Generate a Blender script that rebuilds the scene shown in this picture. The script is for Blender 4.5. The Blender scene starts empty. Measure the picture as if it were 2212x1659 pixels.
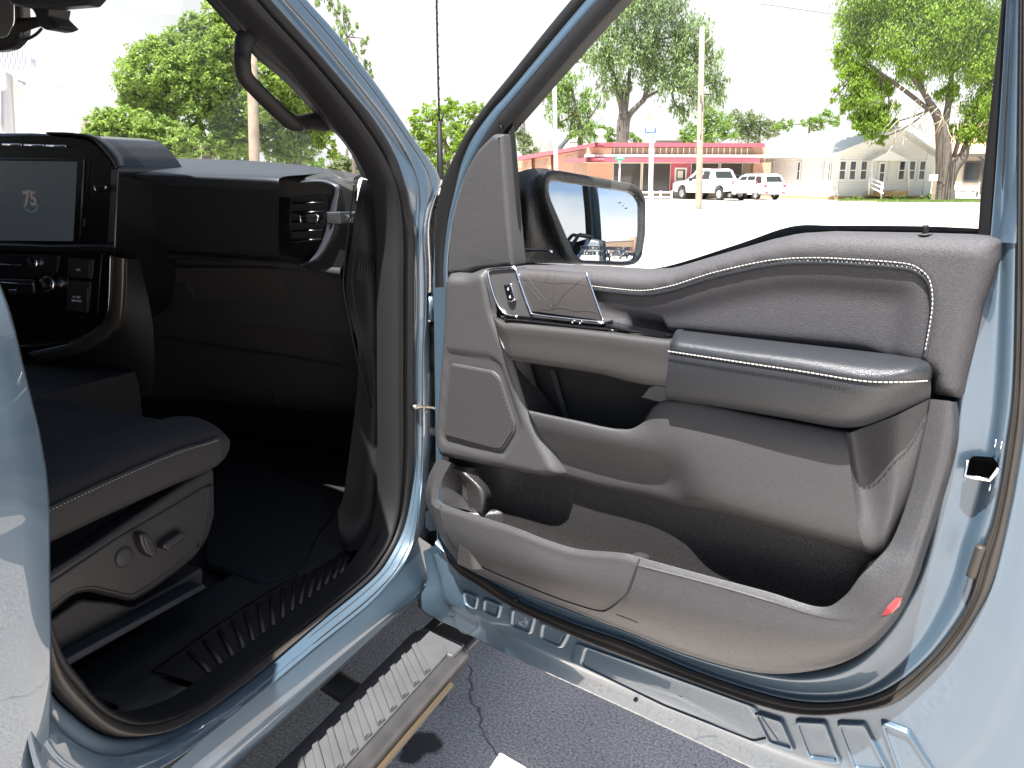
import bpy, bmesh, math, random
from mathutils import Vector as V3, Matrix, noise
from mathutils.geometry import delaunay_2d_cdt, tessellate_polygon
random.seed(7)
SC = bpy.context.scene
COL = SC.collection
# ---------------------------------------------------------------- camera geometry
TH = math.radians(14.1); AZ = math.radians(23.3); FP = 1790.0; CH = 1.5
CAM = V3((0, 0, CH))
def ray(px, py):
    x = px - 1106.0; y = 829.5 - py
    Y = y * math.sin(TH) + FP * math.cos(TH); Z = y * math.cos(TH) - FP * math.sin(TH)
    return V3((x * math.cos(AZ) - Y * math.sin(AZ), x * math.sin(AZ) + Y * math.cos(AZ), Z))
def PR(p, r):
    d = ray(*p); return CAM + d * (r / d.x)
def PF(p, f):
    d = ray(*p); return CAM + d * (f / d.y)
def PZ(p, z):
    d = ray(*p); return CAM + d * ((z - CH) / d.z)
FW = V3((-math.sin(AZ), math.cos(AZ), 0)); RT = V3((math.cos(AZ), math.sin(AZ), 0))
def PY(p, y):
    "point at horizontal forward distance y from the viewpoint"
    d = ray(*p); return CAM + d * (y / d.dot(FW))
def G(px, y, z=0.0):
    "ground point below pixel column px (at the horizon) and forward distance y"
    q = PY((px, 380), y); return V3((q.x, q.y, z))
class Fr:
    def __init__(s, O, U, N):
        s.O = V3(O); s.U = V3(U).normalized(); s.V = V3((0, 0, 1)); s.N = V3(N).normalized()
    def pt(s, u, v, d=0.0): return s.O + s.U * u + s.V * v + s.N * d
    def pix(s, p, d=0.0):
        r = ray(*p); t = (d - (CAM - s.O).dot(s.N)) / r.dot(s.N)
        q = CAM + r * t - s.O
        return (q.dot(s.U), q.dot(s.V))
    def P(s, p, d=0.0):
        u, v = s.pix(p, d); return s.pt(u, v, d)
DOOR = Fr((-0.932, 1.591, 0), (.9612, -.2756, 0), (-.2756, -.9612, 0))
def D(p, d=0.0): return DOOR.P(p, d)
# ---------------------------------------------------------------- object tree
ORG = [V3((0, 0, 0))]
def empty(name, loc, label, cat, group=None, rz=0):
    o = bpy.data.objects.new(name, None); COL.objects.link(o); o.location = loc; o.rotation_euler = (0, 0, rz)
    o.empty_display_size = .2
    o['label'] = label; o['category'] = cat
    if group: o['group'] = group
    ORG[0] = V3(loc); return o
def tag(o, label=None, cat=None, group=None, kind=None):
    for k, v in (('label', label), ('category', cat), ('group', group), ('kind', kind)):
        if v: o[k] = v
    return o
def ob(name, verts, faces, mat, parent=None, smooth=True, mods=(), face_cam=False, local=False, mats=None, midx=None):
    me = bpy.data.meshes.new(name)
    off = V3((0, 0, 0)) if (local or parent is None) else ORG[0]
    me.from_pydata([tuple(V3(v) - off) for v in verts], [], faces)
    if mats:
        for m in mats: me.materials.append(m)
        me.polygons.foreach_set('material_index', midx)
    elif mat: me.materials.append(mat)
    if smooth: me.polygons.foreach_set('use_smooth', [True] * len(me.polygons))
    me.update()
    o = bpy.data.objects.new(name, me); COL.objects.link(o)
    if parent: o.parent = parent
    for k in mods: addmod(o, k)
    return o
def onsurf(o, px, off=0.0):
    "where the sight line through px meets an object's surface, lifted by off"
    from mathutils.bvhtree import BVHTree
    if 'bvh' not in CACHE or CACHE.get('o') != o.name:
        me = o.data; CACHE['o'] = o.name; CACHE['bvh'] = BVHTree.FromPolygons([v.co + ORG[0] for v in me.vertices], [tuple(p.vertices) for p in me.polygons])
    d = ray(*px).normalized(); h = CACHE['bvh'].ray_cast(CAM, d)
    if h[0] is None: return None
    n = h[1] if h[1].dot(d) < 0 else -h[1]
    return h[0] + n * off
CACHE = {}
def addmod(o, k):
    if k[0] == 'solid':
        m = o.modifiers.new('s', 'SOLIDIFY'); m.thickness = k[1]; m.offset = -1 if len(k) < 3 else k[2]; m.use_even_offset = False
    elif k[0] == 'bevel':
        m = o.modifiers.new('b', 'BEVEL'); m.width = k[1]; m.segments = 3; m.limit_method = 'ANGLE'; m.angle_limit = math.radians(35)
    elif k[0] == 'wn':
        m = o.modifiers.new('w', 'WEIGHTED_NORMAL'); m.keep_sharp = True
# ---------------------------------------------------------------- curves
def cat_at(p0, p1, p2, p3, t):
    return 0.5 * ((2 * p1) + (p2 - p0) * t + (2 * p0 - 5 * p1 + 4 * p2 - p3) * t * t + (3 * p1 - p0 - 3 * p2 + p3) * t ** 3)
def sm(pts, k=6, closed=False):
    n = len(pts); out = []
    if n < 3 and not closed: return [V3(p) for p in pts]
    P = [V3(p) for p in pts]
    for i in range(n if closed else n - 1):
        if closed: a, b, c, d = P[(i - 1) % n], P[i], P[(i + 1) % n], P[(i + 2) % n]
        else: a, b, c, d = P[max(i - 1, 0)], P[i], P[i + 1], P[min(i + 2, n - 1)]
        for j in range(k): out.append(cat_at(a, b, c, d, j / k))
    if not closed: out.append(P[-1].copy())
    return out
def rs(line, n):
    L = [0.0]
    for a, b in zip(line, line[1:]): L.append(L[-1] + (b - a).length)
    T = L[-1] or 1e-9; out = []; j = 0
    for i in range(n):
        s = T * i / (n - 1)
        while j < len(L) - 2 and L[j + 1] < s: j += 1
        seg = L[j + 1] - L[j] or 1e-9
        out.append(line[j].lerp(line[j + 1], min(1, max(0, (s - L[j]) / seg))))
    return out
def rpoly(uv, r):
    "2-D polygon with rounded corners; r number or list"
    n = len(uv); out = []
    for i in range(n):
        a, b, c = V3((*uv[i - 1], 0)), V3((*uv[i], 0)), V3((*uv[(i + 1) % n], 0))
        rr = r[i] if isinstance(r, (list, tuple)) else r
        e1 = a - b; e2 = c - b; l1 = e1.length; l2 = e2.length
        rr = min(rr, l1 * .45, l2 * .45)
        if rr < 1e-5: out.append((b.x, b.y)); continue
        p = b + e1 / l1 * rr; q = b + e2 / l2 * rr
        for k in range(6):
            t = k / 5
            w = p * (1 - t) ** 2 + b * 2 * t * (1 - t) + q * t * t
            out.append((w.x, w.y))
    return out
def ccw(uv):
    A = sum(a[0] * b[1] - b[0] * a[1] for a, b in zip(uv, uv[1:] + uv[:1]))
    return uv if A > 0 else uv[::-1]
def inset(uv, b):
    n = len(uv); out = []
    for i in range(n):
        p, q, r = uv[i - 1], uv[i], uv[(i + 1) % n]
        e1 = (q[0] - p[0], q[1] - p[1]); e2 = (r[0] - q[0], r[1] - q[1])
        l1 = math.hypot(*e1) or 1e-9; l2 = math.hypot(*e2) or 1e-9
        n1 = (-e1[1] / l1, e1[0] / l1); n2 = (-e2[1] / l2, e2[0] / l2)
        m = (n1[0] + n2[0], n1[1] + n2[1]); l = math.hypot(*m) or 1e-9
        m = (m[0] / l, m[1] / l); c = max(.4, m[0] * n1[0] + m[1] * n1[1])
        out.append((q[0] + m[0] * b / c, q[1] + m[1] * b / c))
    return out
# ---------------------------------------------------------------- builders
def loft(name, lines, mat, parent=None, k=5, across=1, n=None, smooth_lines=True, thick=0.0, closed=False, mods=(), flip=None, cam=None):
    "skin between 3-D polylines; equal point counts are matched point by point"
    L = [[V3(p) for p in l] for l in lines]
    same = len(set(len(l) for l in L)) == 1 and n is None
    if same:
        if smooth_lines and len(L[0]) > 2: L = [sm(l, k, closed) for l in L]
    else:
        L = [rs(sm(l, 6) if smooth_lines else l, n or 40) for l in L]
    if across > 1 and len(L) > 2:
        m = len(L[0]); cols = [sm([l[i] for l in L], across) for i in range(m)]
        L = [[c[j] for c in cols] for j in range(len(cols[0]))]
    m = len(L[0]); verts = [p for l in L for p in l]; faces = []
    for j in range(len(L) - 1):
        for i in range(m if closed else m - 1):
            i2 = (i + 1) % m
            faces.append((j * m + i, j * m + i2, (j + 1) * m + i2, (j + 1) * m + i))
    # orient toward the viewpoint
    cc = cam or CAM; s = 0
    for f in faces:
        a, b, c = verts[f[0]], verts[f[1]], verts[f[2]]
        nn = (b - a).cross(c - a); s += nn.dot(cc - a)
    if (s < 0) != bool(flip): faces = [f[::-1] for f in faces]
    md = list(mods)
    if thick: md = [('solid', thick)] + md
    return ob(name, verts, faces, mat, parent, True, md)
def tube(name, path, rad, mat, parent=None, seg=8, k=5, smooth=True, caps=True, closed=False, sq=None, local=False):
    P = sm(path, k, closed) if smooth else [V3(p) for p in path]
    n = len(P); rads = rad if isinstance(rad, (list, tuple)) else None
    if rads:
        # spread radii over the smoothed path
        R = []
        for i in range(n):
            t = i / max(1, n - 1) * (len(rads) - 1); j = min(int(t), len(rads) - 2)
            R.append(rads[j] + (rads[j + 1] - rads[j]) * (t - j))
    else: R = [rad] * n
    verts = []; faces = []; up = V3((0, 0, 1)); prev = None
    for i in range(n):
        t = (P[(i + 1) % n] - P[i - 1]) if (closed or 0 < i < n - 1) else (P[1] - P[0] if i == 0 else P[-1] - P[-2])
        if t.length < 1e-9: t = V3((0, 0, 1))
        t.normalize()
        if prev is None:
            a = t.cross(up)
            if a.length < .1: a = t.cross(V3((1, 0, 0)))
            a.normalize()
        else:
            a = prev - t * prev.dot(t)
            if a.length < 1e-6: a = t.cross(up)
            a.normalize()
        prev = a; b = t.cross(a)
        for s in range(seg):
            w = 2 * math.pi * s / seg
            x, y = math.cos(w), math.sin(w)
            if sq: x *= sq[0]; y *= sq[1]
            verts.append(P[i] + (a * x + b * y) * R[i])
    for i in range(n if closed else n - 1):
        i2 = (i + 1) % n
        for s in range(seg):
            s2 = (s + 1) % seg
            faces.append((i * seg + s, i * seg + s2, i2 * seg + s2, i2 * seg + s))
    if caps and not closed:
        faces.append(tuple(range(seg))[::-1]); faces.append(tuple((n - 1) * seg + s for s in range(seg)))
    if name is None: return verts, faces
    return ob(name, verts, faces, mat, parent, local=local)
def plate_geo(fr, uv, d, thick, bev, seg=3):
    uv = ccw(list(uv)); n = len(uv); rings = []
    rings.append([fr.pt(u, v, d - thick) for u, v in uv])
    if bev > 0:
        for k in range(seg + 1):
            a = math.pi / 2 * k / seg
            iv = inset(uv, bev * (1 - math.cos(a)))
            rings.append([fr.pt(u, v, d - bev + bev * math.sin(a)) for u, v in iv])
        top = inset(uv, bev)
    else:
        rings.append([fr.pt(u, v, d) for u, v in uv]); top = uv
    verts = [p for r in rings for p in r]; faces = []
    for j in range(len(rings) - 1):
        for i in range(n):
            i2 = (i + 1) % n
            faces.append((j * n + i, j * n + i2, (j + 1) * n + i2, (j + 1) * n + i))
    base = (len(rings) - 1) * n
    for t in tessellate_polygon([[V3((u, v, 0)) for u, v in top]]):
        faces.append(tuple(base + i for i in t))
    # consistent orientation of cap: normals along N
    out = []
    for f in faces:
        if len(f) == 3:
            a, b, c = verts[f[0]], verts[f[1]], verts[f[2]]
            if (b - a).cross(c - a).dot(fr.N) < 0: f = f[::-1]
        out.append(f)
    return verts, out
def plate(name, fr, px, d, thick, bev, mat, parent=None, r=0.0, uv=False, seg=3):
    P = list(px) if uv else [fr.pix(p, d) for p in px]
    P = ccw(P)
    if (r if not isinstance(r, (list, tuple)) else max(r)) > 0: P = rpoly(P, r)
    v, f = plate_geo(fr, P, d, thick, bev, seg)
    return ob(name, v, f, mat, parent, smooth=True, mods=[('wn',)])
class MB:
    "collects boxes, prisms and tubes into one mesh"
    def __init__(s): s.v = []; s.f = []
    def add(s, v, f):
        o = len(s.v); s.v += [V3(p) for p in v]; s.f += [tuple(i + o for i in q) for q in f]; return s
    def box(s, c, size, U=(1, 0, 0), W=(0, 1, 0), T=(0, 0, 1)):
        c = V3(c); U = V3(U).normalized() * size[0] / 2; W = V3(W).normalized() * size[1] / 2; T = V3(T).normalized() * size[2] / 2
        v = [c + U * a + W * b + T * e for e in (-1, 1) for b in (-1, 1) for a in (-1, 1)]
        return s.add(v, [(0, 2, 3, 1), (4, 5, 7, 6), (0, 1, 5, 4), (2, 6, 7, 3), (0, 4, 6, 2), (1, 3, 7, 5)])
    def fbox(s, fr, u0, v0, u1, v1, d0, d1):
        c = fr.pt((u0 + u1) / 2, (v0 + v1) / 2, (d0 + d1) / 2)
        return s.box(c, (abs(u1 - u0), abs(v1 - v0), abs(d1 - d0)), fr.U, fr.V, fr.N)
    def pbox(s, fr, p0, p1, d0, d1):
        a = fr.pix(p0, d1); b = fr.pix(p1, d1); return s.fbox(fr, a[0], a[1], b[0], b[1], d0, d1)
    def tube(s, path, rad, seg=6, smooth=False, k=3):
        v, f = tube(None, path, rad, None, seg=seg, smooth=smooth, k=k); return s.add(v, f)
    def prism(s, fr, uv, d0, d1):
        uv = ccw(list(uv)); n = len(uv)
        v = [fr.pt(u, w, d0) for u, w in uv] + [fr.pt(u, w, d1) for u, w in uv]
        f = [(i, (i + 1) % n, n + (i + 1) % n, n + i) for i in range(n)]
        for t in tessellate_polygon([[V3((u, w, 0)) for u, w in uv]]):
            f.append(tuple(n + i for i in t)); f.append(tuple(i for i in t[::-1]))
        return s.add(v, f)
    def build(s, name, mat, parent=None, smooth=False, mods=(), local=False):
        return ob(name, s.v, s.f, mat, parent, smooth, mods, local=local)
def box_ob(name, c, size, mat, parent=None, bev=0.0, **k):
    o = MB().box(c, size, **k).build(name, mat, parent)
    if bev: addmod(o, ('bevel', bev)); o.data.polygons.foreach_set('use_smooth', [True] * len(o.data.polygons)); addmod(o, ('wn',))
    return o
def text(name, s, fr, u, v, d, h, mat, parent, align='CENTER', ext=.0004, shear=0, rot=0, bold=0):
    cu = bpy.data.curves.new(name, 'FONT'); cu.body = s; cu.size = h; cu.align_x = align; cu.align_y = 'CENTER'; cu.extrude = ext; cu.shear = shear
    cu.offset = bold
    t = bpy.data.objects.new(name + '_tmp', cu); COL.objects.link(t)
    dg = bpy.context.evaluated_depsgraph_get(); me = bpy.data.meshes.new_from_object(t.evaluated_get(dg))
    bpy.data.objects.remove(t)
    c, sn = math.cos(rot), math.sin(rot)
    vs = [fr.pt(u + p.co.x * c - p.co.y * sn, v + p.co.x * sn + p.co.y * c, d + p.co.z) for p in me.vertices]
    fs = [tuple(p.vertices) for p in me.polygons]
    return ob(name, vs, fs, mat, parent, smooth=False)
# ---------------------------------------------------------------- materials
def nt(name):
    m = bpy.data.materials.new(name); m.use_nodes = True; t = m.node_tree
    return m, t, t.nodes['Principled BSDF']
def N(t, typ, **k):
    n = t.nodes.new(typ)
    for a, b in k.items():
        if a in n.inputs: n.inputs[a].default_value = b
        else: setattr(n, a, b)
    return n
def pm(name, col, rough=.5, metal=0, coat=0, bump=0, bscale=800, var=0, vscale=6, spec=.5, kind='NOISE', rvar=0, col2=None, aniso=0, sheen=0, coatr=.03):
    m, t, b = nt(name)
    b.inputs['Base Color'].default_value = (*col, 1); b.inputs['Roughness'].default_value = rough
    b.inputs['Metallic'].default_value = metal; b.inputs['Coat Weight'].default_value = coat
    b.inputs['Coat Roughness'].default_value = coatr; b.inputs['Specular IOR Level'].default_value = spec
    tc = N(t, 'ShaderNodeTexCoord')
    if var:
        nz = N(t, 'ShaderNodeTexNoise', Scale=vscale, Detail=5.0); t.links.new(tc.outputs['Object'], nz.inputs['Vector'])
        r = N(t, 'ShaderNodeMapRange'); r.inputs[1].default_value = .3; r.inputs[2].default_value = .7
        t.links.new(nz.outputs[0], r.inputs[0])
        mx = N(t, 'ShaderNodeMix', data_type='RGBA')
        c2 = col2 or tuple(c * (1 - var) for c in col)
        mx.inputs[6].default_value = (*col, 1); mx.inputs[7].default_value = (*c2, 1)
        t.links.new(r.outputs[0], mx.inputs[0]); t.links.new(mx.outputs[2], b.inputs['Base Color'])
        if rvar:
            r2 = N(t, 'ShaderNodeMapRange'); r2.inputs[3].default_value = max(0, rough - rvar); r2.inputs[4].default_value = min(1, rough + rvar)
            t.links.new(nz.outputs[0], r2.inputs[0]); t.links.new(r2.outputs[0], b.inputs['Roughness'])
    if bump:
        if kind == 'NOISE':
            z = N(t, 'ShaderNodeTexNoise', Scale=bscale, Detail=2.0)
        elif kind == 'VORONOI':
            z = N(t, 'ShaderNodeTexVoronoi', Scale=bscale)
        elif kind == 'WAVE':
            z = N(t, 'ShaderNodeTexWave', Scale=bscale, Distortion=.3)
        t.links.new(tc.outputs['Object'], z.inputs['Vector'])
        bp = N(t, 'ShaderNodeBump', Strength=bump, Distance=.001); t.links.new(z.outputs[0], bp.inputs['Height'])
        t.links.new(bp.outputs[0], b.inputs['Normal'])
    return m
def speck(m, scale, amt=.5, thr=.68):
    "tiny pale specks of moulded grain"
    t = m.node_tree; b = t.nodes['Principled BSDF']; tc = N(t, 'ShaderNodeTexCoord')
    nz = N(t, 'ShaderNodeTexNoise', Scale=scale, Detail=1.0); t.links.new(tc.outputs['Object'], nz.inputs['Vector'])
    r = N(t, 'ShaderNodeMapRange'); r.inputs[1].default_value = .3; r.inputs[2].default_value = thr
    r.inputs[3].default_value = b.inputs['Roughness'].default_value + amt * .3; r.inputs[4].default_value = max(.05, b.inputs['Roughness'].default_value - amt * .4)
    t.links.new(nz.outputs[0], r.inputs[0]); t.links.new(r.outputs[0], b.inputs['Roughness']); return m
M = {}
M['paint'] = pm('blue_grey_paint', (.060, .095, .130), .38, .25, 1, var=.05, vscale=3, spec=.5, coatr=.015)
M['shell'] = M['paint']
M['rubber'] = pm('black_rubber', (.008, .008, .0085), .6, bump=.2, bscale=300, spec=.25)
M['rubber_tan'] = pm('dusty_rubber', (.034, .029, .024), .6, bump=.2, bscale=300, var=.4, vscale=12)
M['trim'] = speck(pm('grey_trim_plastic', (.052, .051, .053), .45, bump=.6, bscale=900, spec=.45, var=.22, vscale=330), 700, .4)
M['trim_lo'] = speck(pm('lower_trim_plastic', (.046, .0455, .048), .47, bump=.7, bscale=800, spec=.45, var=.22, vscale=300), 600, .4)
M['bin'] = speck(pm('bin_plastic', (.030, .028, .028), .38, bump=1.0, bscale=500, spec=.6, var=.3, vscale=260), 600, .5)
M['vinyl'] = pm('woven_vinyl', (.062, .060, .064), .55, bump=.55, bscale=800, kind='VORONOI', spec=.3, var=.28, vscale=300)
M['leather'] = pm('black_vinyl', (.019, .021, .025), .38, bump=.5, bscale=650, kind='VORONOI', spec=.6)
M['satin'] = pm('satin_bronze_trim', (.085, .081, .080), .36, .55, 0, bump=.1, bscale=1500)
M['handle'] = pm('bezel_plastic', (.08, .078, .08), .33, .2)
M['touch'] = pm('dark_patterned_film', (.062, .057, .057), .38, .1, .2, var=.12, vscale=12)
M['chrome'] = pm('chrome', (.85, .85, .87), .22, 1)
M['stitch'] = pm('pale_thread', (.42, .41, .38), .7)
M['mesh'] = pm('speaker_mesh', (.06, .058, .058), .45)
M['black'] = pm('gloss_black', (.006, .006, .007), .22, spec=.5)
M['dark'] = pm('cabin_plastic', (.025, .024, .0245), .5, bump=.3, bscale=900, spec=.35)
M['darkblue'] = pm('cabin_soft_top', (.018, .021, .026), .45, bump=.3, bscale=900, spec=.4)
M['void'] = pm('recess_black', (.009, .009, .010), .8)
M['fabric'] = pm('seat_cloth', (.020, .020, .022), .85, bump=.5, bscale=700, var=.2, vscale=20, spec=.2)
M['bolster'] = pm('seat_bolster', (.018, .017, .018), .6, bump=.4, bscale=600, spec=.3)
M['seatplastic'] = pm('seat_shield_plastic', (.016, .015, .015), .4, bump=.3, bscale=900, spec=.45)
M['kick'] = pm('kick_panel_plastic', (.011, .0105, .0105), .55, bump=.3, bscale=900, spec=.25)
M['carpet'] = pm('carpet', (.022, .022, .023), .95, bump=.8, bscale=500, spec=.1)
M['pillar'] = pm('pillar_trim', (.012, .011, .011), .6, bump=.2, bscale=900, spec=.3)
M['step'] = pm('step_pad', (.068, .068, .070), .5, bump=.4, bscale=200, var=.25, vscale=14, rvar=.1)
M['stepm'] = pm('step_metal', (.055, .054, .055), .4, .3, var=.3, vscale=20)
M['frame'] = pm('chassis_black', (.012, .011, .010), .6)
M['mirror'] = pm('mirror_glass', (.93, .95, .97), .005, 1)
M['mhouse'] = speck(pm('mirror_housing', (.034, .035, .036), .40, bump=1.0, bscale=420, spec=.6), 350, .5)
M['red'] = pm('red_lens', (.20, .015, .02), .25, 0, .5)
M['steelzinc'] = pm('zinc_steel', (.35, .32, .26), .4, .8, var=.4, vscale=80)
M['ink'] = pm('mirror_lettering', (.12, .14, .18), .6)
M['whitemark'] = pm('white_print', (.55, .55, .6), .6)
M['tan'] = pm('gold_edge', (.085, .062, .036), .5, 0)
def glass(name, tint=(1, 1, 1), refl=.06, rough=0):
    m, t, b = nt(name); t.nodes.remove(b); o = t.nodes['Material Output']
    tr = N(t, 'ShaderNodeBsdfTransparent'); tr.inputs[0].default_value = (*tint, 1)
    gl = N(t, 'ShaderNodeBsdfGlossy'); gl.inputs['Roughness'].default_value = rough
    fr = N(t, 'ShaderNodeFresnel', IOR=1.45); mx = N(t, 'ShaderNodeMixShader')
    t.links.new(fr.outputs[0], mx.inputs[0]); t.links.new(tr.outputs[0], mx.inputs[1]); t.links.new(gl.outputs[0], mx.inputs[2]); t.links.new(mx.outputs[0], o.inputs[0])
    return m
M['glass'] = glass('clear_window_glass', (.97, .99, .98))
M['tint'] = glass('tinted_glass', (.25, .27, .27))
# ================================================================ the open passenger door
TRUCK = empty('pickup_truck', (-1.93, .6, 0), 'light blue-grey crew cab pickup with its front passenger door wide open', 'truck')
def dl(pts, d):
    if isinstance(d, (list, tuple)): return [D(p, q) for p, q in zip(pts, d)]
    return [D(p, d) for p in pts]
def duv(pts, d): return [DOOR.pt(u, v, d) for u, v in pts]
# -- steel shell: loops from hem flange to trim edge (bottom and sides)
UPR = [(1.275, .95), (1.28, 1.2), (1.255, 1.42), (1.225, 1.65), (1.195, 1.86)]
hem = dl([(916, 1190), (925, 1255), (908, 1312), (1000, 1361), (1106, 1416), (1231, 1473), (1356, 1530), (1506, 1600), (1633, 1659), (1780, 1726), (1930, 1785)], 0) + duv([(1.19, .50), (1.245, .60), (1.268, .78)] + UPR, 0)
def rise(l, a, w):  # a copy of a loop moved inward (towards the viewer) by depth a
    return [p + DOOR.N * a for p in l]
sout_px = [(972, 1195), (998, 1233), (1045, 1264), (1106, 1303), (1231, 1363), (1356, 1415), (1506, 1468), (1659, 1522), (1759, 1540), (1859, 1531), (1934, 1514), (2009, 1451), (2071, 1384), (2134, 1281), (2160, 1200), (2182, 1104), (2196, 1029), (2214, 904), (2222, 700), (2222, 500), (2222, 200), (2222, -60)]
sin_px = [(965, 1190), (1003, 1222), (1050, 1250), (1106, 1289), (1231, 1345), (1356, 1388), (1506, 1451), (1659, 1501), (1759, 1518), (1859, 1510), (1934, 1480), (2009, 1418), (2071, 1338), (2099, 1281), (2119, 1190), (2140, 1140), (2160, 1054), (2175, 954), (2190, 829), (2196, 600), (2200, 300), (2205, -60)]
tin_px = [(945, 1165), (985, 1205), (1040, 1235), (1106, 1262), (1231, 1308), (1331, 1346), (1500, 1408), (1659, 1446), (1759, 1450), (1850, 1420), (1921, 1346), (1959, 1284), (1984, 1236), (2009, 1150), (2025, 1056), (2050, 954), (2060, 880), (2070, 800), (2085, 720), (2120, 600), (2140, 500), (2165, 200), (2180, -60)]
mid_px = [(958, 1200), (1000, 1218), (1048, 1244), (1106, 1280), (1231, 1333), (1356, 1375), (1506, 1437), (1659, 1486), (1759, 1500), (1850, 1492), (1910, 1462), (1975, 1400), (2020, 1330), (2055, 1250), (2075, 1180), (2098, 1110), (2120, 1030), (2140, 930), (2150, 829), (2160, 600), (2170, 300), (2190, -60)]
L_hem, L_out, L_in, L_mid, L_tin = hem, dl(sout_px, .030), dl(sin_px, .030), dl(mid_px, .022), dl(tin_px, .03)
# intermediate loop on the outer land of the shell
NS = 120
h1 = rs(sm(L_hem), NS); o1 = rs(sm(L_out), NS); i1 = rs(sm(L_in), NS); m1 = rs(sm(L_mid), NS); t1 = rs(sm(L_tin), NS)
def mixl(a, b, t, dd=0): return [p.lerp(q, t) + DOOR.N * dd for p, q in zip(a, b)]
shell = loft('door', [rise(h1, -.045, 0), rise(h1, -.004, 0), mixl(h1, h1, 0, .001), mixl(h1, o1, .35, .004), mixl(h1, o1, .5, .010), mixl(h1, o1, .9, .002), o1, mixl(o1, i1, .5, -.012), i1, mixl(i1, m1, .5, .004), m1, mixl(m1, t1, .45, .006), mixl(m1, t1, .8, .012), t1],
              M['shell'], TRUCK, smooth_lines=False, n=NS, across=3)
tag(shell, label='open front passenger door seen from inside')
P_ = shell
# outer skin behind everything
sk = [(0.01, .50), (0.02, 1.28), (.28, 1.315), (.45, 1.318), (.55, 1.320), (.62, 1.330), (.74, 1.370), (.83, 1.40), (1.24, 1.405), (1.26, .78), (1.18, .49), (.9, .472), (.4, .478)]
plate('outer_skin', DOOR, [(u, v) for u, v in sk], -.05, .02, .008, M['paint'], P_, r=.02, uv=True)
# stamped pads in the shell along the bottom
def pad(poly, h=.006, name='stamped_rib', k1=.80, k2=.62, flat=True):
    cx = sum(p[0] for p in poly) / len(poly); cy = sum(p[1] for p in poly) / len(poly)
    R = rpoly([(p[0], -p[1]) for p in poly], 9); R = [(a, -b) for a, b in R]
    def ring(k, o):
        out = []
        for a, b in R:
            q = (cx + (a - cx) * k, cy + (b - cy) * k); w = onsurf(shell, q, 0) or D(q, .01)
            out.append(w + DOOR.N * o)
        return out
    L = [ring(1.0, -.001), ring(.96, h * .55), ring(k1 + .04, h), ring(k1 - .06, h * .9), ring(k2, h * .15 if not flat else h * .35), ring(.02, h * .12 if not flat else h * .35)]
    o = loft(name, L, M['shell'], P_, smooth_lines=False, closed=True, across=3); return o
pads = [[(1000, 1272), (1038, 1288), (1030, 1320), (1003, 1305)], [(1045, 1288), (1088, 1305), (1080, 1338), (1042, 1320)], [(1104, 1308), (1162, 1332), (1150, 1372), (1100, 1352)], [(1168, 1338), (1236, 1368), (1216, 1402), (1162, 1378)]]
for p in pads: pad(p)
for p in [[(1628, 1532), (1692, 1552), (1722, 1622), (1664, 1604)], [(1716, 1550), (1786, 1554), (1822, 1650), (1750, 1640)], [(1806, 1554), (1870, 1556), (1930, 1672), (1848, 1665)], [(1900, 1550), (1965, 1575), (2040, 1690), (1950, 1692)]]: pad(p, .008, k1=.86, k2=.74)
pad([(1240, 1384), (1420, 1448), (1636, 1526), (1690, 1602), (1650, 1612), (1430, 1525), (1228, 1426)], .004, 'pressed_panel', .93, .88)
# screws and plugs
def disc(name, fr, p, d, rad, h, mat, par, seg=20, dome=True):
    u, v = fr.pix(p, d); uv = [(u + rad * math.cos(2 * math.pi * i / seg), v + rad * math.sin(2 * math.pi * i / seg)) for i in range(seg)]
    v_, f_ = plate_geo(fr, uv, d + h, h + .004, min(h, rad * .4) if dome else 0); return ob(name, v_, f_, mat, par)
disc('rubber_plug', DOOR, (1776, 1602), .020, .0115, .006, M['rubber_tan'], P_)
disc('screw_head', DOOR, (2101, 1424), .022, .009, .004, M['shell'], P_)
for q in ((977, 1330), (1373, 1512), (1113, 1296), (1479, 1452), (1757, 1529)):
    disc('drain_hole', DOOR, q, .012 if q[1] not in (1296, 1452, 1529) else .036, .004, .002, M['void'], P_, dome=False)
# weatherstrip on the shell
seal = loft('weatherstrip', [rise(o1, .0, 0), mixl(o1, i1, .0, .010), mixl(o1, i1, .3, .017), mixl(o1, i1, .55, .009), mixl(o1, i1, .75, .012), mixl(o1, i1, 1, .004)], M['rubber_tan'], P_, smooth_lines=False, n=NS, across=3)
# latch opening
lf = Fr(D((2118, 1012), .03), DOOR.U * .6 + DOOR.N * -.55, DOOR.N * .75 + DOOR.U * .6)
plate('latch_recess', DOOR, [(2092, 992), (2142, 996), (2155, 1012), (2140, 1034), (2086, 1026)], .045, .02, .001, pm('latch_black', (.001, .001, .001), 1.0, spec=0), P_, r=.004)  # flat plate, its black standing for the darkness inside the opening
tube('latch_lip', [D((2090, 994), .047), D((2084, 1028), .047), D((2138, 1037), .047), D((2158, 1012), .047)], .003, M['chrome'], P_, smooth=False, seg=6)
for a, b in (((2152, 950), (2148, 968)), ((2165, 954), (2160, 972)), ((2140, 1045), (2137, 1060))):
    tube('scuff_mark', [D(a, .040), D(b, .040)], .0016, M['chrome'], P_, smooth=False, seg=5)
# long slotted clip low on the shut face
tube('shut_face_clip', [D((2120, 1180), .045), D((2108, 1215), .045), D((2098, 1245), .045)], .007, M['rubber_tan'], P_, seg=8)

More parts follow.
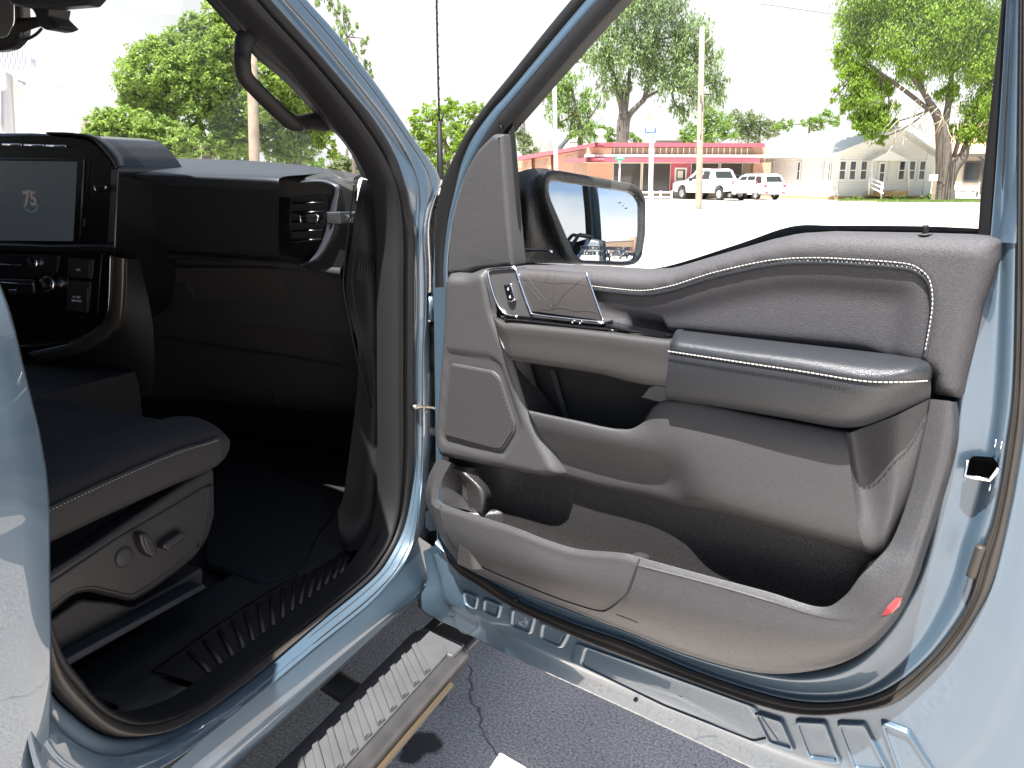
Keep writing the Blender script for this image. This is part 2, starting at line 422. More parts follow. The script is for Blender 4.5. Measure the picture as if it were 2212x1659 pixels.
# -- window frame: rubber, paint and glass channel up the raked front edge and over the top
def ext(px, d, more):
    return dl(px, d) + duv(more, d)
a_out = ext([(944, 620), (943, 560), (945, 480), (955, 400), (978, 350), (1015, 280), (1060, 217), (1106, 160), (1236, 0)], -.012, [(.56, 1.90), (.72, 1.95), (.95, 1.965), (1.12, 1.955), (1.195, 1.90)])
a_b = ext([(958, 620), (958, 560), (967, 480), (983, 408), (998, 350), (1023, 295), (1065, 237), (1106, 191), (1266, 0)], .008, [(.59, 1.885), (.74, 1.93), (.95, 1.943), (1.10, 1.935), (1.172, 1.885)])
a_c = ext([(966, 620), (966, 560), (976, 480), (992, 415), (1008, 370), (1038, 312), (1075, 255), (1106, 218), (1300, -8)], .016, [(.615, 1.865), (.75, 1.908), (.95, 1.918), (1.08, 1.912), (1.150, 1.865)])
a_d = ext([(1010, 620), (1020, 560), (1040, 480), (1055, 415), (1070, 350), (1080, 310), (1092, 283), (1109, 264), (1342, 0)], .02, [(.64, 1.83), (.77, 1.872), (.95, 1.882), (1.06, 1.875), (1.115, 1.83)])
mm = lambda a, b, t, dd: [p.lerp(q, t) + DOOR.N * dd for p, q in zip(a, b)]
loft('frame_seal', [mm(a_out, a_out, 0, -.03), a_out, mm(a_out, a_b, .35, .012), mm(a_out, a_b, .8, .008), mm(a_out, a_b, 1, -.004)], M['rubber'], P_, across=3)
loft('window_frame', [mm(a_out, a_b, .9, -.03), mm(a_out, a_b, .95, -.004), a_b, mm(a_b, a_c, .5, .004), a_c, mm(a_c, a_d, .12, -.012)], M['shell'], P_, across=3)
loft('glass_channel', [mm(a_b, a_c, .9, -.006), mm(a_c, a_d, .1, .004), mm(a_c, a_d, .5, .008), mm(a_c, a_d, .9, .004), a_d, mm(a_d, a_d, 0, -.03)], M['rubber'], P_, across=3)
# rear upright of the window frame
rp = [[(2216, -40), (2212, 50), (2194, 225), (2170, 415), (2158, 480), (2150, 522)], [(2165, -40), (2162, 20), (2140, 225), (2119, 415), (2114, 480), (2111, 512)]]
ra, rb = dl(rp[0], .02), dl(rp[1], .015)
ra = [DOOR.pt(1.165, 1.88, .02)] + ra; rb = [DOOR.pt(1.10, 1.86, .015)] + rb
loft('rear_channel', [mm(ra, ra, 0, -.02), ra, mm(ra, rb, .3, .005), mm(ra, rb, .8, .004), rb, mm(rb, rb, 0, -.03)], M['rubber'], P_, across=2)
rc = [p + DOOR.U * .05 for p in ra]
loft('rear_frame', [mm(ra, ra, 0, -.002), mm(ra, rc, .15, .010), mm(ra, rc, .5, .014), mm(ra, rc, .9, .0), mm(ra, rc, 1, -.03)], M['shell'], P_, across=3)
# inner edge of window opening by the mirror: upright divider
loft('glass_divider', [dl([(1083, 300), (1091, 415), (1100, 575)], .022), dl([(1096, 290), (1104, 415), (1110, 575)], .030), dl([(1109, 268), (1122, 415), (1128, 575)], .018), dl([(1109, 268), (1122, 415), (1128, 575)], -.01)], M['rubber'], P_, across=3)
# window glass, raised
gl = [DOOR.pix(p, 0) for p in [(1342, 0), (1109, 264), (1122, 415), (1128, 585), (1381, 600), (1659, 540), (2111, 515), (2119, 415), (2162, 20)]] + [(1.10, 1.86), (.95, 1.88), (.77, 1.87), (.64, 1.83)]
ob('window_glass', [DOOR.pt(u, v, 0) for u, v in gl], [tuple(range(len(gl)))], M['glass'], P_, smooth=False)
# belt weatherstrip outside the glass
tube('belt_strip', dl([(1128, 574), (1281, 585), (1381, 590), (1456, 580), (1600, 535), (1709, 499), (1800, 497), (1984, 499), (2121, 505)], -.015), .007, M['rubber'], P_, seg=8)

# -- sail panel ahead of the glass
def wnplate(*a, **k): return plate(*a, **k)
plate('sail_panel', DOOR, [(1063, 289), (1084, 289), (1089, 350), (1097, 460), (1108, 577), (1085, 578), (1028, 584), (1003, 594), (962, 593), (966, 528), (972, 478), (988, 415), (1003, 370), (1028, 325)], .052, .04, .010, M['trim'], P_, r=.006)
# -- upper woven panel
belt = [(1100, 577), (1200, 577), (1281, 580), (1381, 586), (1420, 584), (1456, 577), (1520, 558), (1600, 535), (1659, 518), (1709, 507), (1780, 503), (1984, 507), (2085, 510), (2128, 514), (2149, 526)]
up = belt + [(2146, 565), (2112, 665), (2092, 760), (2075, 830), (2069, 866), (2009, 859), (2006, 812), (1850, 775), (1465, 735), (1330, 735), (1080, 700), (1055, 600)]
# its surface: edge roll at the belt, shallow recess inside the seam line
seam = [(1278, 622), (1330, 628), (1390, 632), (1450, 622), (1510, 603), (1560, 589), (1660, 568), (1750, 562), (1850, 566), (1950, 574), (1985, 586), (2008, 612), (2014, 660), (2006, 720), (1996, 772)]
def uvp(l, d): return [DOOR.pix(p, d) for p in l]
SU = uvp([(1265, 622)] + seam + [(1990, 830), (1500, 830), (1265, 700)], .075)
SU = rpoly(SU, .01)
EU = rpoly(ccw(uvp(up, .078)), .004)
def sdist(pt, poly):
    x, y = pt; best = 9; ins = False; n = len(poly)
    for i in range(n):
        ax, ay = poly[i]; bx, by = poly[(i + 1) % n]
        dx, dy = bx - ax, by - ay; l = dx * dx + dy * dy or 1e-12
        t = max(0, min(1, ((x - ax) * dx + (y - ay) * dy) / l)); q = math.hypot(x - ax - dx * t, y - ay - dy * t)
        if q < best: best = q
        if (ay > y) != (by > y) and x < (bx - ax) * (y - ay) / (by - ay) + ax: ins = not ins
    return best if ins else -best
def sst(a, b, x):
    t = max(0, min(1, (x - a) / (b - a))); return t * t * (3 - 2 * t)
def relief(name, outline, depth, mat, parent, step=.008, fr=DOOR, skirt=.03):
    "triangulated panel whose depth follows a function of its own plane"
    from mathutils import Vector
    poly = ccw(list(outline)); us = [p[0] for p in poly]; vs_ = [p[1] for p in poly]
    pts = []
    # densify the outline
    for a, b in zip(poly, poly[1:] + poly[:1]):
        L = math.hypot(b[0] - a[0], b[1] - a[1]); k = max(1, int(L / step))
        pts += [(a[0] + (b[0] - a[0]) * i / k, a[1] + (b[1] - a[1]) * i / k) for i in range(k)]
    nb = len(pts); edges = [(i, (i + 1) % nb) for i in range(nb)]
    u = min(us)
    while u < max(us):
        v = min(vs_)
        while v < max(vs_):
            if sdist((u, v), poly) > step * .5: pts.append((u, v))
            v += step
        u += step
    r = delaunay_2d_cdt([Vector(p) for p in pts], edges, [], 1, 1e-6)
    vv = [fr.pt(p[0], p[1], depth(p[0], p[1])) for p in r[0]]
    ff = [tuple(f) for f in r[2]]
    out = []
    for f in ff:
        a, b, c = vv[f[0]], vv[f[1]], vv[f[2]]
        out.append(f if (b - a).cross(c - a).dot(fr.N) > 0 else f[::-1])
    # skirt back from the outline
    cnt = {}
    for f in out:
        for i in range(len(f)):
            e = (f[i], f[(i + 1) % len(f)]); cnt[e] = 1
    for (a, b) in (list(cnt) if skirt > 0 else []):
        if (b, a) not in cnt:
            i = len(vv); vv += [vv[a] - fr.N * skirt, vv[b] - fr.N * skirt]; out.append((b, a, i, i + 1))
    return ob(name, vv, out, mat, parent)
DIMP = uvp([(1360, 694), (1425, 703), (1428, 728), (1352, 716)], .07)
def d_up(u, v):
    e = sdist((u, v), EU); s = sdist((u, v), SU)
    b = v - BELT(u)
    d = .078
    d -= .020 * (1 - min(1, max(0, e) / .022)) ** 2
    if s > -.004: d -= .006 * sst(-.004, .003, s)
    if s > 0: d -= .012 * sst(.012, .055, s)
    dm = sdist((u, v), DIMP)
    if dm > -.006: d -= .020 * sst(-.006, .006, dm)
    return d
def BELT(u): return 1.4
relief('upper_panel', EU, d_up, M['vinyl'], P_, step=.0085)
# piping and thread along the seam
sl = dl(seam, .078)
tube('seam_piping', [p - DOOR.V * .003 + DOOR.N * -.004 for p in sl], .0042, M['leather'], P_, seg=8)
def stitches(name, path, gap, ln, rad, mat, par, off=0.001):
    P = sm(path, 8); L = sum((b - a).length for a, b in zip(P, P[1:])); n = int(L / gap); Q = rs(P, n * 4)
    mb = MB()
    for i in range(n - 1):
        a = Q[i * 4]; b = Q[min(len(Q) - 1, i * 4 + max(1, int(4 * ln / gap)))]
        c = (a + b) / 2 + DOOR.N * rad * .8
        mb.tube([a, c, b], rad, 5)
    return mb.build(name, mat, par, smooth=True)
stitches('seam_stitching', [p + DOOR.V * .0035 + DOOR.N * .0005 for p in sl], .0060, .0046, .0008, M['stitch'], P_)
# lock knob
lk = DOOR.pix((1999, 503), .055)
uvk = [DOOR.pt(lk[0], lk[1], .055)]
disc_v, disc_f = [], []
tube('lock_knob', [D((1999, 512), .055), D((1999, 502), .055), D((1999, 490), .055), D((1999, 486), .055)], [.0042, .0042, .0046, .0030], M['rubber'], P_, seg=12)
tube('lock_collar', [D((1999, 508), .055) , D((1999, 505), .055)], .010, M['trim'], P_, seg=16, smooth=False)

# -- front (speaker) panel
lpan = [(963, 591), (1003, 594), (1028, 584), (1046, 580), (1056, 620), (1066, 675), (1095, 745), (1112, 790), (1140, 885), (1170, 950), (1211, 1030), (1170, 1036), (1090, 1018), (1020, 1004), (945, 989), (935, 955), (935, 929), (943, 830), (953, 690), (955, 610)]
LPU = rpoly(uvp(lpan, .085), .006)
SPK = rpoly(ccw(uvp([(968, 756), (1064, 771), (1082, 786), (1128, 920), (1124, 940), (1094, 982), (1080, 983), (960, 957), (955, 945)], .085)), .010)
SPK2 = rpoly(ccw(uvp([(979, 783), (1072, 800), (1086, 815), (1119, 915), (1116, 930), (1092, 968), (1080, 970), (968, 940), (964, 930)], .08)), .008)
def d_lp(u, v):
    e = sdist((u, v), LPU_); d = .088
    d -= .018 * (1 - min(1, max(0, e) / .018)) ** 2
    s = sdist((u, v), SPK)
    if s > -.003: d -= .004 * sst(-.003, .002, s)
    # below the grille the panel turns under
    k = v - (.80 + (u - .07) * .35)
    d -= .028 * sst(.03, -.05, k)
    return d
LPU_ = ccw(LPU)
relief('speaker_panel', LPU_, d_lp, M['trim'], P_, step=.006)
v_, f_ = plate_geo(DOOR, SPK2, .0885, .012, .0025); ob('speaker_frame', v_, f_, M['trim'], P_, mods=[('wn',)])
SG = inset(ccw(SPK2), .0035)
def meshmat():
    m, t, b = nt('perforated_mesh'); tc = N(t, 'ShaderNodeTexCoord')
    du = N(t, 'ShaderNodeVectorMath', operation='DOT_PRODUCT'); du.inputs[1].default_value = DOOR.U; t.links.new(tc.outputs['Object'], du.inputs[0])
    sx = N(t, 'ShaderNodeSeparateXYZ'); t.links.new(tc.outputs['Object'], sx.inputs[0]); cb = N(t, 'ShaderNodeCombineXYZ')
    t.links.new(du.outputs['Value'], cb.inputs[0]); t.links.new(sx.outputs[2], cb.inputs[1])
    mp = N(t, 'ShaderNodeMapping'); mp.inputs['Rotation'].default_value = (0, 0, .6); t.links.new(cb.outputs[0], mp.inputs[0])
    vo = N(t, 'ShaderNodeTexVoronoi', Scale=230.0, Randomness=0.0); vo.voronoi_dimensions = '2D'; t.links.new(mp.outputs[0], vo.inputs['Vector'])
    r = N(t, 'ShaderNodeMapRange'); r.inputs[1].default_value = .30; r.inputs[2].default_value = .40; t.links.new(vo.outputs['Distance'], r.inputs[0])
    mx = N(t, 'ShaderNodeMix', data_type='RGBA'); mx.inputs[6].default_value = (.002, .002, .002, 1); mx.inputs[7].default_value = (.058, .057, .058, 1)
    t.links.new(r.outputs[0], mx.inputs[0]); t.links.new(mx.outputs[2], b.inputs['Base Color']); b.inputs['Roughness'].default_value = .5; b.inputs['Specular IOR Level'].default_value = .3
    return m
v_, f_ = plate_geo(DOOR, SG, .0905, .004, .001); ob('speaker_grille', v_, f_, meshmat(), P_, smooth=False)

# -- storage recess behind the pull
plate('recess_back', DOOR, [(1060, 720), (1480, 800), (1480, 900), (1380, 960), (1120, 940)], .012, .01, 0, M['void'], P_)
loft('recess_cheek', [dl([(1096, 745), (1112, 790), (1140, 884)], .082), dl([(1125, 750), (1158, 829), (1211, 899)], .022)], M['bin'], P_, smooth_lines=False)
loft('recess_floor', [dl([(1140, 888), (1240, 909), (1345, 927), (1385, 914), (1440, 868)], .094), dl([(1140, 888), (1240, 909), (1345, 927), (1385, 914), (1440, 868)], .012)], M['bin'], P_, smooth_lines=False)
loft('recess_rib', [dl([(1188, 800), (1218, 905)], .03), dl([(1198, 800), (1230, 908)], .03)], M['leather'], P_, smooth_lines=False)

# -- satin pull strip
d_a = [.090, .110, .122, .126, .126, .128, .130]
st = [dl([(1046, 588), (1062, 670), (1085, 690), (1120, 695), (1280, 711), (1370, 723), (1448, 733)], [.085, .1, .10, .10, .10, .10, .105]),
      dl([(1046, 592), (1066, 680), (1088, 703), (1122, 704), (1281, 719), (1370, 730), (1448, 739)], d_a),
      dl([(1047, 600), (1070, 700), (1092, 730), (1124, 735), (1283, 755), (1368, 770), (1444, 781)], d_a),
      dl([(1048, 610), (1074, 715), (1096, 758), (1124, 768), (1285, 792), (1366, 812), (1439, 824)], d_a),
      dl([(1049, 616), (1076, 720), (1097, 768), (1124, 779), (1285, 804), (1365, 824), (1438, 835)], [.088, .115, .117, .118, .118, .118, .12]),
      dl([(1050, 618), (1077, 722), (1098, 770), (1125, 781), (1285, 806), (1365, 826), (1438, 837)], [.07, .08, .08, .08, .08, .08, .08])]
loft('pull_strip', st, M['satin'], P_, across=3)
loft('strip_end', [[l[-1] for l in st[:5]], [l[-1] + DOOR.U * .003 - DOOR.N * .01 for l in st[:5]]], M['satin'], P_, smooth_lines=False)
# -- bezel with lock switch
bez = [(1050, 586), (1062, 581), (1112, 577), (1150, 676), (1305, 694), (1303, 704), (1110, 688), (1090, 680), (1072, 660)]
plate('switch_bezel', DOOR, bez, .104, .03, .006, M['handle'], P_, r=.004)
tube('bezel_rim', dl([(1114, 577), (1062, 582), (1055, 594), (1072, 652), (1092, 678), (1118, 684)], .106), .0022, M['chrome'], P_, k=4)
tube('chrome_edge', dl([(1112, 576), (1130, 630), (1146, 672), (1156, 680), (1220, 688), (1305, 697)], .108), .0022, M['chrome'], P_, k=4)
tube('chrome_accent', dl([(1266, 588), (1286, 645), (1304, 693)], .108), .0016, M['chrome'], P_, k=4)
loft('patterned_film', [dl([(1114, 579), (1190, 583), (1267, 589)], [.085, .085, .085]), dl([(1117, 590), (1193, 594), (1269, 600)], .106), dl([(1130, 630), (1210, 638), (1285, 645)], .108), dl([(1148, 672), (1226, 682), (1302, 692)], .106)], M['touch'], P_, across=3)
# fine engraved lines on the film
mb = MB()
for a, b in (((1130, 590), (1192, 664)), ((1265, 592), (1192, 664)), ((1160, 588), (1192, 664)), ((1200, 590), (1192, 664)), ((1120, 600), (1170, 650)), ((1140, 668), (1200, 662)), ((1200, 662), (1290, 672)), ((1125, 605), (1280, 618)), ((1185, 585), (1178, 610)), ((1178, 610), (1192, 664))):
    pa, pb = D(a, .1085), D(b, .1085); n_ = 6
    mb.tube([pa.lerp(pb, i / n_) + DOOR.V * (.0015 * math.sin(i * 1.7 + a[0])) for i in range(n_ + 1)], .00018, 4)
mb.build('engraved_lines', M['leather'], P_)
plate('lock_switch_frame', DOOR, [(1086, 614), (1104, 612), (1112, 650), (1096, 652)], .110, .008, .002, M['chrome'], P_, r=.004)
plate('lock_switch', DOOR, [(1089, 618), (1102, 617), (1109, 646), (1097, 648)], .1125, .006, .0015, M['black'], P_, r=.003)
fr_ = DOOR; c1 = DOOR.pix((1097, 624), .114); c2 = DOOR.pix((1101, 641), .114)
for c in (c1, c2):
    mb = MB(); mb.fbox(DOOR, c[0] - .0017, c[1] - .0025, c[0] + .0017, c[1], .1125, .1136)
    mb.tube([DOOR.pt(c[0] - .0012, c[1], .1132), DOOR.pt(c[0] - .001, c[1] + .002, .1132), DOOR.pt(c[0] + .001, c[1] + .002, .1132), DOOR.pt(c[0] + .0012, c[1], .1132)], .0004, 5)
    mb.build('padlock_symbol', M['whitemark'], P_)
# inner release handle: dark scoop and chrome-edged lever
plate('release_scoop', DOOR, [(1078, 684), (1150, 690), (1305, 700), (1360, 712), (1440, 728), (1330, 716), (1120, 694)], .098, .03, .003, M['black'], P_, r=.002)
loft('release_handle', [dl([(1088, 686), (1150, 690), (1230, 699), (1312, 707)], .104), dl([(1090, 690), (1150, 695), (1230, 704), (1316, 712)], .116), dl([(1092, 694), (1150, 699), (1230, 708), (1330, 717)], .112)], M['black'], P_, across=3, thick=.003)
for q in ((1236, 697), (1252, 699)): disc('handle_glint', DOOR, q, .113, .0018, .001, M['chrome'], P_, seg=8)

# -- armrest
arm = [dl([(1463, 712), (1600, 728), (1760, 746), (1900, 762), (1985, 772), (2004, 782)], .060),
       dl([(1459, 716), (1597, 732), (1758, 750), (1898, 767), (1984, 777), (2007, 786)], [.085] * 6),
       dl([(1455, 724), (1593, 741), (1750, 760), (1890, 778), (1975, 786), (2012, 792)], [.118, .12, .122, .124, .118, .095]),
       dl([(1450, 738), (1587, 757), (1742, 777), (1878, 797), (1965, 802), (2014, 805)], [.140, .144, .148, .150, .138, .098]),
       dl([(1447, 752), (1580, 772), (1735, 795), (1868, 815), (1955, 818), (2013, 815)], [.145, .150, .155, .158, .142, .098]),
       dl([(1446, 757), (1578, 777), (1733, 800), (1866, 821), (1953, 823), (2012, 820)], [.144, .149, .154, .156, .141, .097])]
loft('armrest', arm, M['leather'], P_, across=4, thick=.004)
loft('armrest_end', [[l[0] for l in arm], [l[0] - DOOR.N * .03 - DOOR.U * .001 for l in arm]], M['leather'], P_, smooth_lines=False)
lo = [dl([(1446, 759), (1578, 779), (1733, 802), (1866, 823), (1953, 825), (2011, 822)], [.140, .145, .150, .152, .138, .094]),
      dl([(1444, 775), (1575, 796), (1728, 820), (1858, 840), (1945, 838), (2011, 832)], [.142, .147, .152, .154, .138, .094]),
      dl([(1441, 808), (1570, 830), (1718, 855), (1848, 874), (1930, 865), (2011, 845)], [.140, .144, .148, .148, .130, .09]),
      dl([(1438, 840), (1566, 862), (1708, 888), (1838, 906), (1920, 888), (2010, 855)], [.130, .134, .138, .136, .118, .086]),
      dl([(1437, 860), (1564, 879), (1700, 902), (1828, 922), (1912, 903), (2009, 860)], [.105, .108, .110, .110, .096, .08]),
      dl([(1437, 862), (1564, 881), (1700, 904), (1827, 924), (1912, 905), (2009, 862)], .07)]
loft('armrest_base', lo, M['leather'], P_, across=4)
loft('armrest_base_end', [[l[0] for l in lo], [l[0] - DOOR.N * .04 for l in lo]], M['leather'], P_, smooth_lines=False)
stitches('armrest_stitching', [p + DOOR.N * .004 - DOOR.V * .0005 for p in arm[5]], .0062, .0050, .0010, M['stitch'], P_)

# -- middle panel under the armrest
mid = [dl([(1141, 886), (1240, 907), (1343, 926), (1386, 913), (1441, 864), (1640, 897), (1828, 932)], .090),
       dl([(1144, 892), (1242, 914), (1345, 933), (1392, 921), (1447, 872), (1642, 904), (1829, 940)], .098),
       dl([(1160, 925), (1252, 946), (1356, 962), (1420, 962), (1485, 945), (1655, 955), (1834, 985)], [.092, .094, .098, .102, .106, .108, .108]),
       dl([(1185, 975), (1265, 998), (1375, 1022), (1445, 1030), (1510, 1020), (1665, 1040), (1846, 1080)], [.068, .068, .070, .078, .104, .108, .108]),
       dl([(1200, 1005), (1280, 1030), (1392, 1056), (1462, 1070), (1530, 1078), (1680, 1110), (1856, 1150)], [.064, .064, .066, .074, .098, .106, .106]),
       dl([(1208, 1022), (1288, 1045), (1400, 1070), (1475, 1090), (1545, 1100), (1692, 1138), (1868, 1184)], [.060, .060, .060, .068, .084, .094, .096]),
       dl([(1211, 1029), (1290, 1051), (1403, 1076), (1478, 1096), (1550, 1108), (1697, 1149), (1878, 1200)], [.045, .045, .045, .05, .06, .068, .07])]
loft('map_pocket_panel', mid, M['trim'], P_, across=4, k=6)
side = [dl([(1828, 932), (1834, 985), (1846, 1080), (1856, 1150), (1872, 1190), (1880, 1202)], [.105, .108, .108, .106, .096, .07]),
        dl([(1836, 935), (1845, 985), (1862, 1080), (1870, 1145), (1884, 1190), (1890, 1206)], [.086, .088, .094, .102, .096, .07]),
        dl([(1862, 925), (1876, 985), (1888, 1080), (1890, 1140), (1897, 1188), (1900, 1208)], [.084, .086, .092, .098, .092, .07]),
        dl([(1925, 902), (1930, 985), (1925, 1080), (1915, 1140), (1910, 1184), (1908, 1206)], [.094, .096, .098, .098, .09, .07]),
        dl([(1965, 883), (1958, 985), (1945, 1075), (1932, 1130), (1922, 1165), (1915, 1195)], [.09, .09, .09, .09, .086, .07]),
        dl([(2010, 861), (1994, 950), (1968, 1060), (1945, 1120), (1930, 1160), (1918, 1190)], [.078, .078, .078, .078, .075, .068])]
loft('rear_trim_panel', side, M['trim'], P_, across=4, k=6)

# -- bin: rim, outer face, floor and walls
I_ = [(2010, 862), (1992, 950), (1966, 1062), (1928, 1165), (1890, 1212), (1859, 1244), (1822, 1290), (1771, 1311), (1659, 1278), (1531, 1244), (1383, 1204), (1343, 1194), (1251, 1186), (1181, 1166), (1106, 1137), (962, 1090), (949, 1066), (956, 1035), (976, 1000)]
R_ = [(2050, 866), (2040, 960), (2010, 1075), (1978, 1175), (1955, 1235), (1915, 1302), (1862, 1343), (1775, 1338), (1659, 1303), (1526, 1265), (1376, 1226), (1336, 1216), (1246, 1207), (1176, 1187), (1104, 1158), (950, 1106), (931, 1070), (938, 1032), (958, 993)]
F_ = [(2058, 868), (2054, 955), (2020, 1085), (1985, 1190), (1965, 1250), (1925, 1325), (1865, 1375), (1775, 1385), (1650, 1365), (1506, 1330), (1360, 1285), (1320, 1270), (1230, 1250), (1165, 1225), (1100, 1200), (958, 1142), (928, 1080), (932, 1036), (951, 993)]
B_ = [(2069, 868), (2070, 955), (2034, 1090), (2000, 1195), (1980, 1255), (1938, 1337), (1872, 1404), (1775, 1445), (1640, 1453), (1480, 1412), (1340, 1358), (1300, 1344), (1210, 1308), (1150, 1287), (1090, 1263), (985, 1210), (925, 1100), (922, 1042), (944, 991)]
nI = len(I_)
dI = [.078, .08, .086, .100, .115, .124, .126, .128, .128, .128, .128, .128, .128, .128, .124, .110, .105, .10, .095]
dR = [.080, .086, .094, .110, .124, .134, .135, .137, .137, .137, .137, .137, .137, .137, .133, .118, .108, .10, .095]
dF = [.076, .082, .092, .112, .124, .136, .138, .140, .140, .140, .140, .140, .140, .140, .132, .112, .098, .090, .088]
dB = [.05, .05, .052, .056, .062, .07, .078, .08, .08, .08, .08, .08, .08, .08, .076, .062, .05, .05, .05]
mixn = lambda a, b, t: [x + (y - x) * t for x, y in zip(a, b)]
mp_ = lambda a, b, t: [(x[0] + (y[0] - x[0]) * t, x[1] + (y[1] - x[1]) * t) for x, y in zip(a, b)]
G_ = mp_(F_, B_, .6); dG = mixn(dF, dB, .38); K_ = mp_(F_, B_, .9); dK = mixn(dF, dB, .85)
LTRIM = loft('lower_trim', [dl(I_, [x - .02 for x in dI]), dl(I_, dI), dl(mp_(I_, R_, .12), [x + .0025 for x in mixn(dI, dR, .12)]), dl(mp_(I_, R_, .8), [x + .002 for x in mixn(dI, dR, .85)]), dl(R_, dR), dl(F_, dF), dl(G_, dG), dl(K_, dK), dl(B_, dB), dl(B_, [x - .055 for x in dB])], M['trim_lo'], P_, across=3, k=5)
# textured insert on the bin face
T0 = [(955, 1094), (1030, 1116), (1106, 1141), (1181, 1170), (1251, 1190), (1343, 1198), (1379, 1207)]
T1 = [(952, 1110), (1030, 1134), (1104, 1160), (1176, 1189), (1246, 1209), (1336, 1218), (1373, 1229)]
T2 = [(960, 1142), (1030, 1172), (1100, 1202), (1165, 1227), (1230, 1252), (1315, 1272), (1352, 1282)]
T3 = [(985, 1185), (1040, 1221), (1098, 1247), (1155, 1270), (1215, 1293), (1290, 1316), (1316, 1312)]
def osl(px, off): return [onsurf(LTRIM, p, off) or D(p, .12) for p in px]
INS = [osl(T0, .0012), osl(mp_(T0, T1, .5), .0012), osl(T1, .0012), osl(mp_(T1, T2, .5), .0012), osl(T2, .0012), osl(mp_(T2, T3, .5), .0012), osl(T3, .0012)]
loft('bin_insert', INS, pm('ribbed_insert', (.050, .049, .051), .48, bump=.6, bscale=560, kind='VORONOI', spec=.4, var=.25, vscale=350), P_, across=3)
seamp = [(953, 1092), (950, 1110), (960, 1142), (983, 1186), (1040, 1223), (1098, 1249), (1155, 1272), (1215, 1295), (1290, 1318), (1318, 1314), (1354, 1282), (1375, 1229), (1382, 1207)]
tube('insert_seam', osl(seamp, .0012), .0013, M['void'], P_, seg=6, k=3)
# bin interior
zf = .74
fl = [DOOR.pt(u, zf, d) for u, d in ((.18, .03), (.22, .10), (.88, .10), (.90, .03))]
ob('bin_floor', fl, [(0, 1, 2, 3)], M['bin'], P_, smooth=False)
bw = [DOOR.pt(u, v, d) for u, v, d in ((.06, zf, .030), (.06, .90, .030), (1.10, .90, .030), (1.10, zf, .030))]
loft('bin_back_wall', [[DOOR.pt(u, .95, .034) for u in (.12, .4, .75, 1.04)], [DOOR.pt(u, .82, .034) for u in (.13, .4, .75, 1.03)], [DOOR.pt(u, .772 + (.03 if u > .9 else 0), .042) for u in (.17, .4, .75, .99)], [DOOR.pt(u, zf + (.05 if u > .9 else 0), .066) for u in (.19, .4, .75, .97)]], M['bin'], P_, across=4)
loft('bin_end_wall', [dl([(976, 1000), (955, 1040), (958, 1090)], .10), dl([(1003, 1010), (1010, 1060), (1035, 1110)], .05), dl([(1040, 1010), (1045, 1080), (1070, 1140)], .034)], M['bin'], P_, across=3)
loft('bin_rear_wall', [dl([(1892, 1208), (1859, 1244), (1820, 1292)], .112), [DOOR.pt(1.01, .92, .04), DOOR.pt(1.0, .86, .045), DOOR.pt(.99, .80, .07)]], M['bin'], P_, smooth_lines=False)
# bottle-holder webs inside the bin
def web(px, d0, d1, w):
    a = D(px[0], d0); b = D(px[1], d1); dn = V3((0, 0, -.12))
    v = [a - DOOR.U * w, a + DOOR.U * w, b + DOOR.U * w, b - DOOR.U * w]
    vv = v + [p + dn + DOOR.U * (w * (1 if i in (1, 2) else -1)) for i, p in enumerate(v)]
    ob('bin_web', vv, [(0, 1, 2, 3), (0, 4, 5, 1), (1, 5, 6, 2), (2, 6, 7, 3), (3, 7, 4, 0)], M['bin'], P_, mods=[('bevel', .008)])
web([(1000, 1108), (1082, 1100)], .112, .06, .012); web([(1358, 1203), (1395, 1192)], .114, .080, .014)
loft('bottle_shoulder', [dl([(978, 1012), (1005, 1050), (1010, 1090)], .085), dl([(1000, 1020), (1040, 1060), (1040, 1110)], .098), dl([(1040, 1030), (1062, 1070), (1055, 1120)], .06)], M['bin'], P_, across=4)
# red courtesy reflector on the corner
rrp = [(1907, 1330), (1917, 1311), (1936, 1291), (1946, 1290), (1941, 1306), (1926, 1322)]
rv = [onsurf(LTRIM, q, .0025) or D(q, .115) for q in rrp]
ob('red_reflector', rv + [q - DOOR.N * .006 for q in rv], [tuple(range(6))] + [(i, (i + 1) % 6, 6 + (i + 1) % 6, 6 + i) for i in range(6)], M['red'], P_, smooth=False)

# -- door mirror
ma = math.radians(-49.1); mn = V3((math.cos(ma), math.sin(ma), .090)).normalized()
mc = D((1290, 480), -.16)
mu = V3((-mn.y, mn.x, 0)).normalized()
if mu.dot(V3((1, 0, 0))) < 0: mu = -mu
MF = Fr(mc, mu, mn); MF.V = mn.cross(mu).normalized(); MF.V = MF.V if MF.V.z > 0 else -MF.V
outl = [(1121, 369), (1150, 364), (1180, 364), (1215, 369), (1370, 396), (1390, 410), (1397, 440), (1395, 510), (1388, 556), (1376, 570), (1352, 575), (1230, 568), (1180, 570), (1121, 566)]
head = [(1180, 372), (1192, 366), (1212, 368), (1368, 396), (1387, 408), (1396, 430), (1395, 510), (1387, 556), (1375, 571), (1352, 575), (1240, 569), (1222, 556), (1176, 428), (1174, 398)]
gls = [(1186, 392), (1196, 389), (1358, 414), (1374, 422), (1385, 440), (1385, 500), (1378, 555), (1370, 563), (1352, 565), (1256, 563), (1238, 548), (1186, 428), (1182, 405)]
HU = ccw([MF.pix(p, .0) for p in head]); HU = rpoly(HU, .006)
GU = rpoly(ccw([MF.pix(p, -.012) for p in gls]), .006)
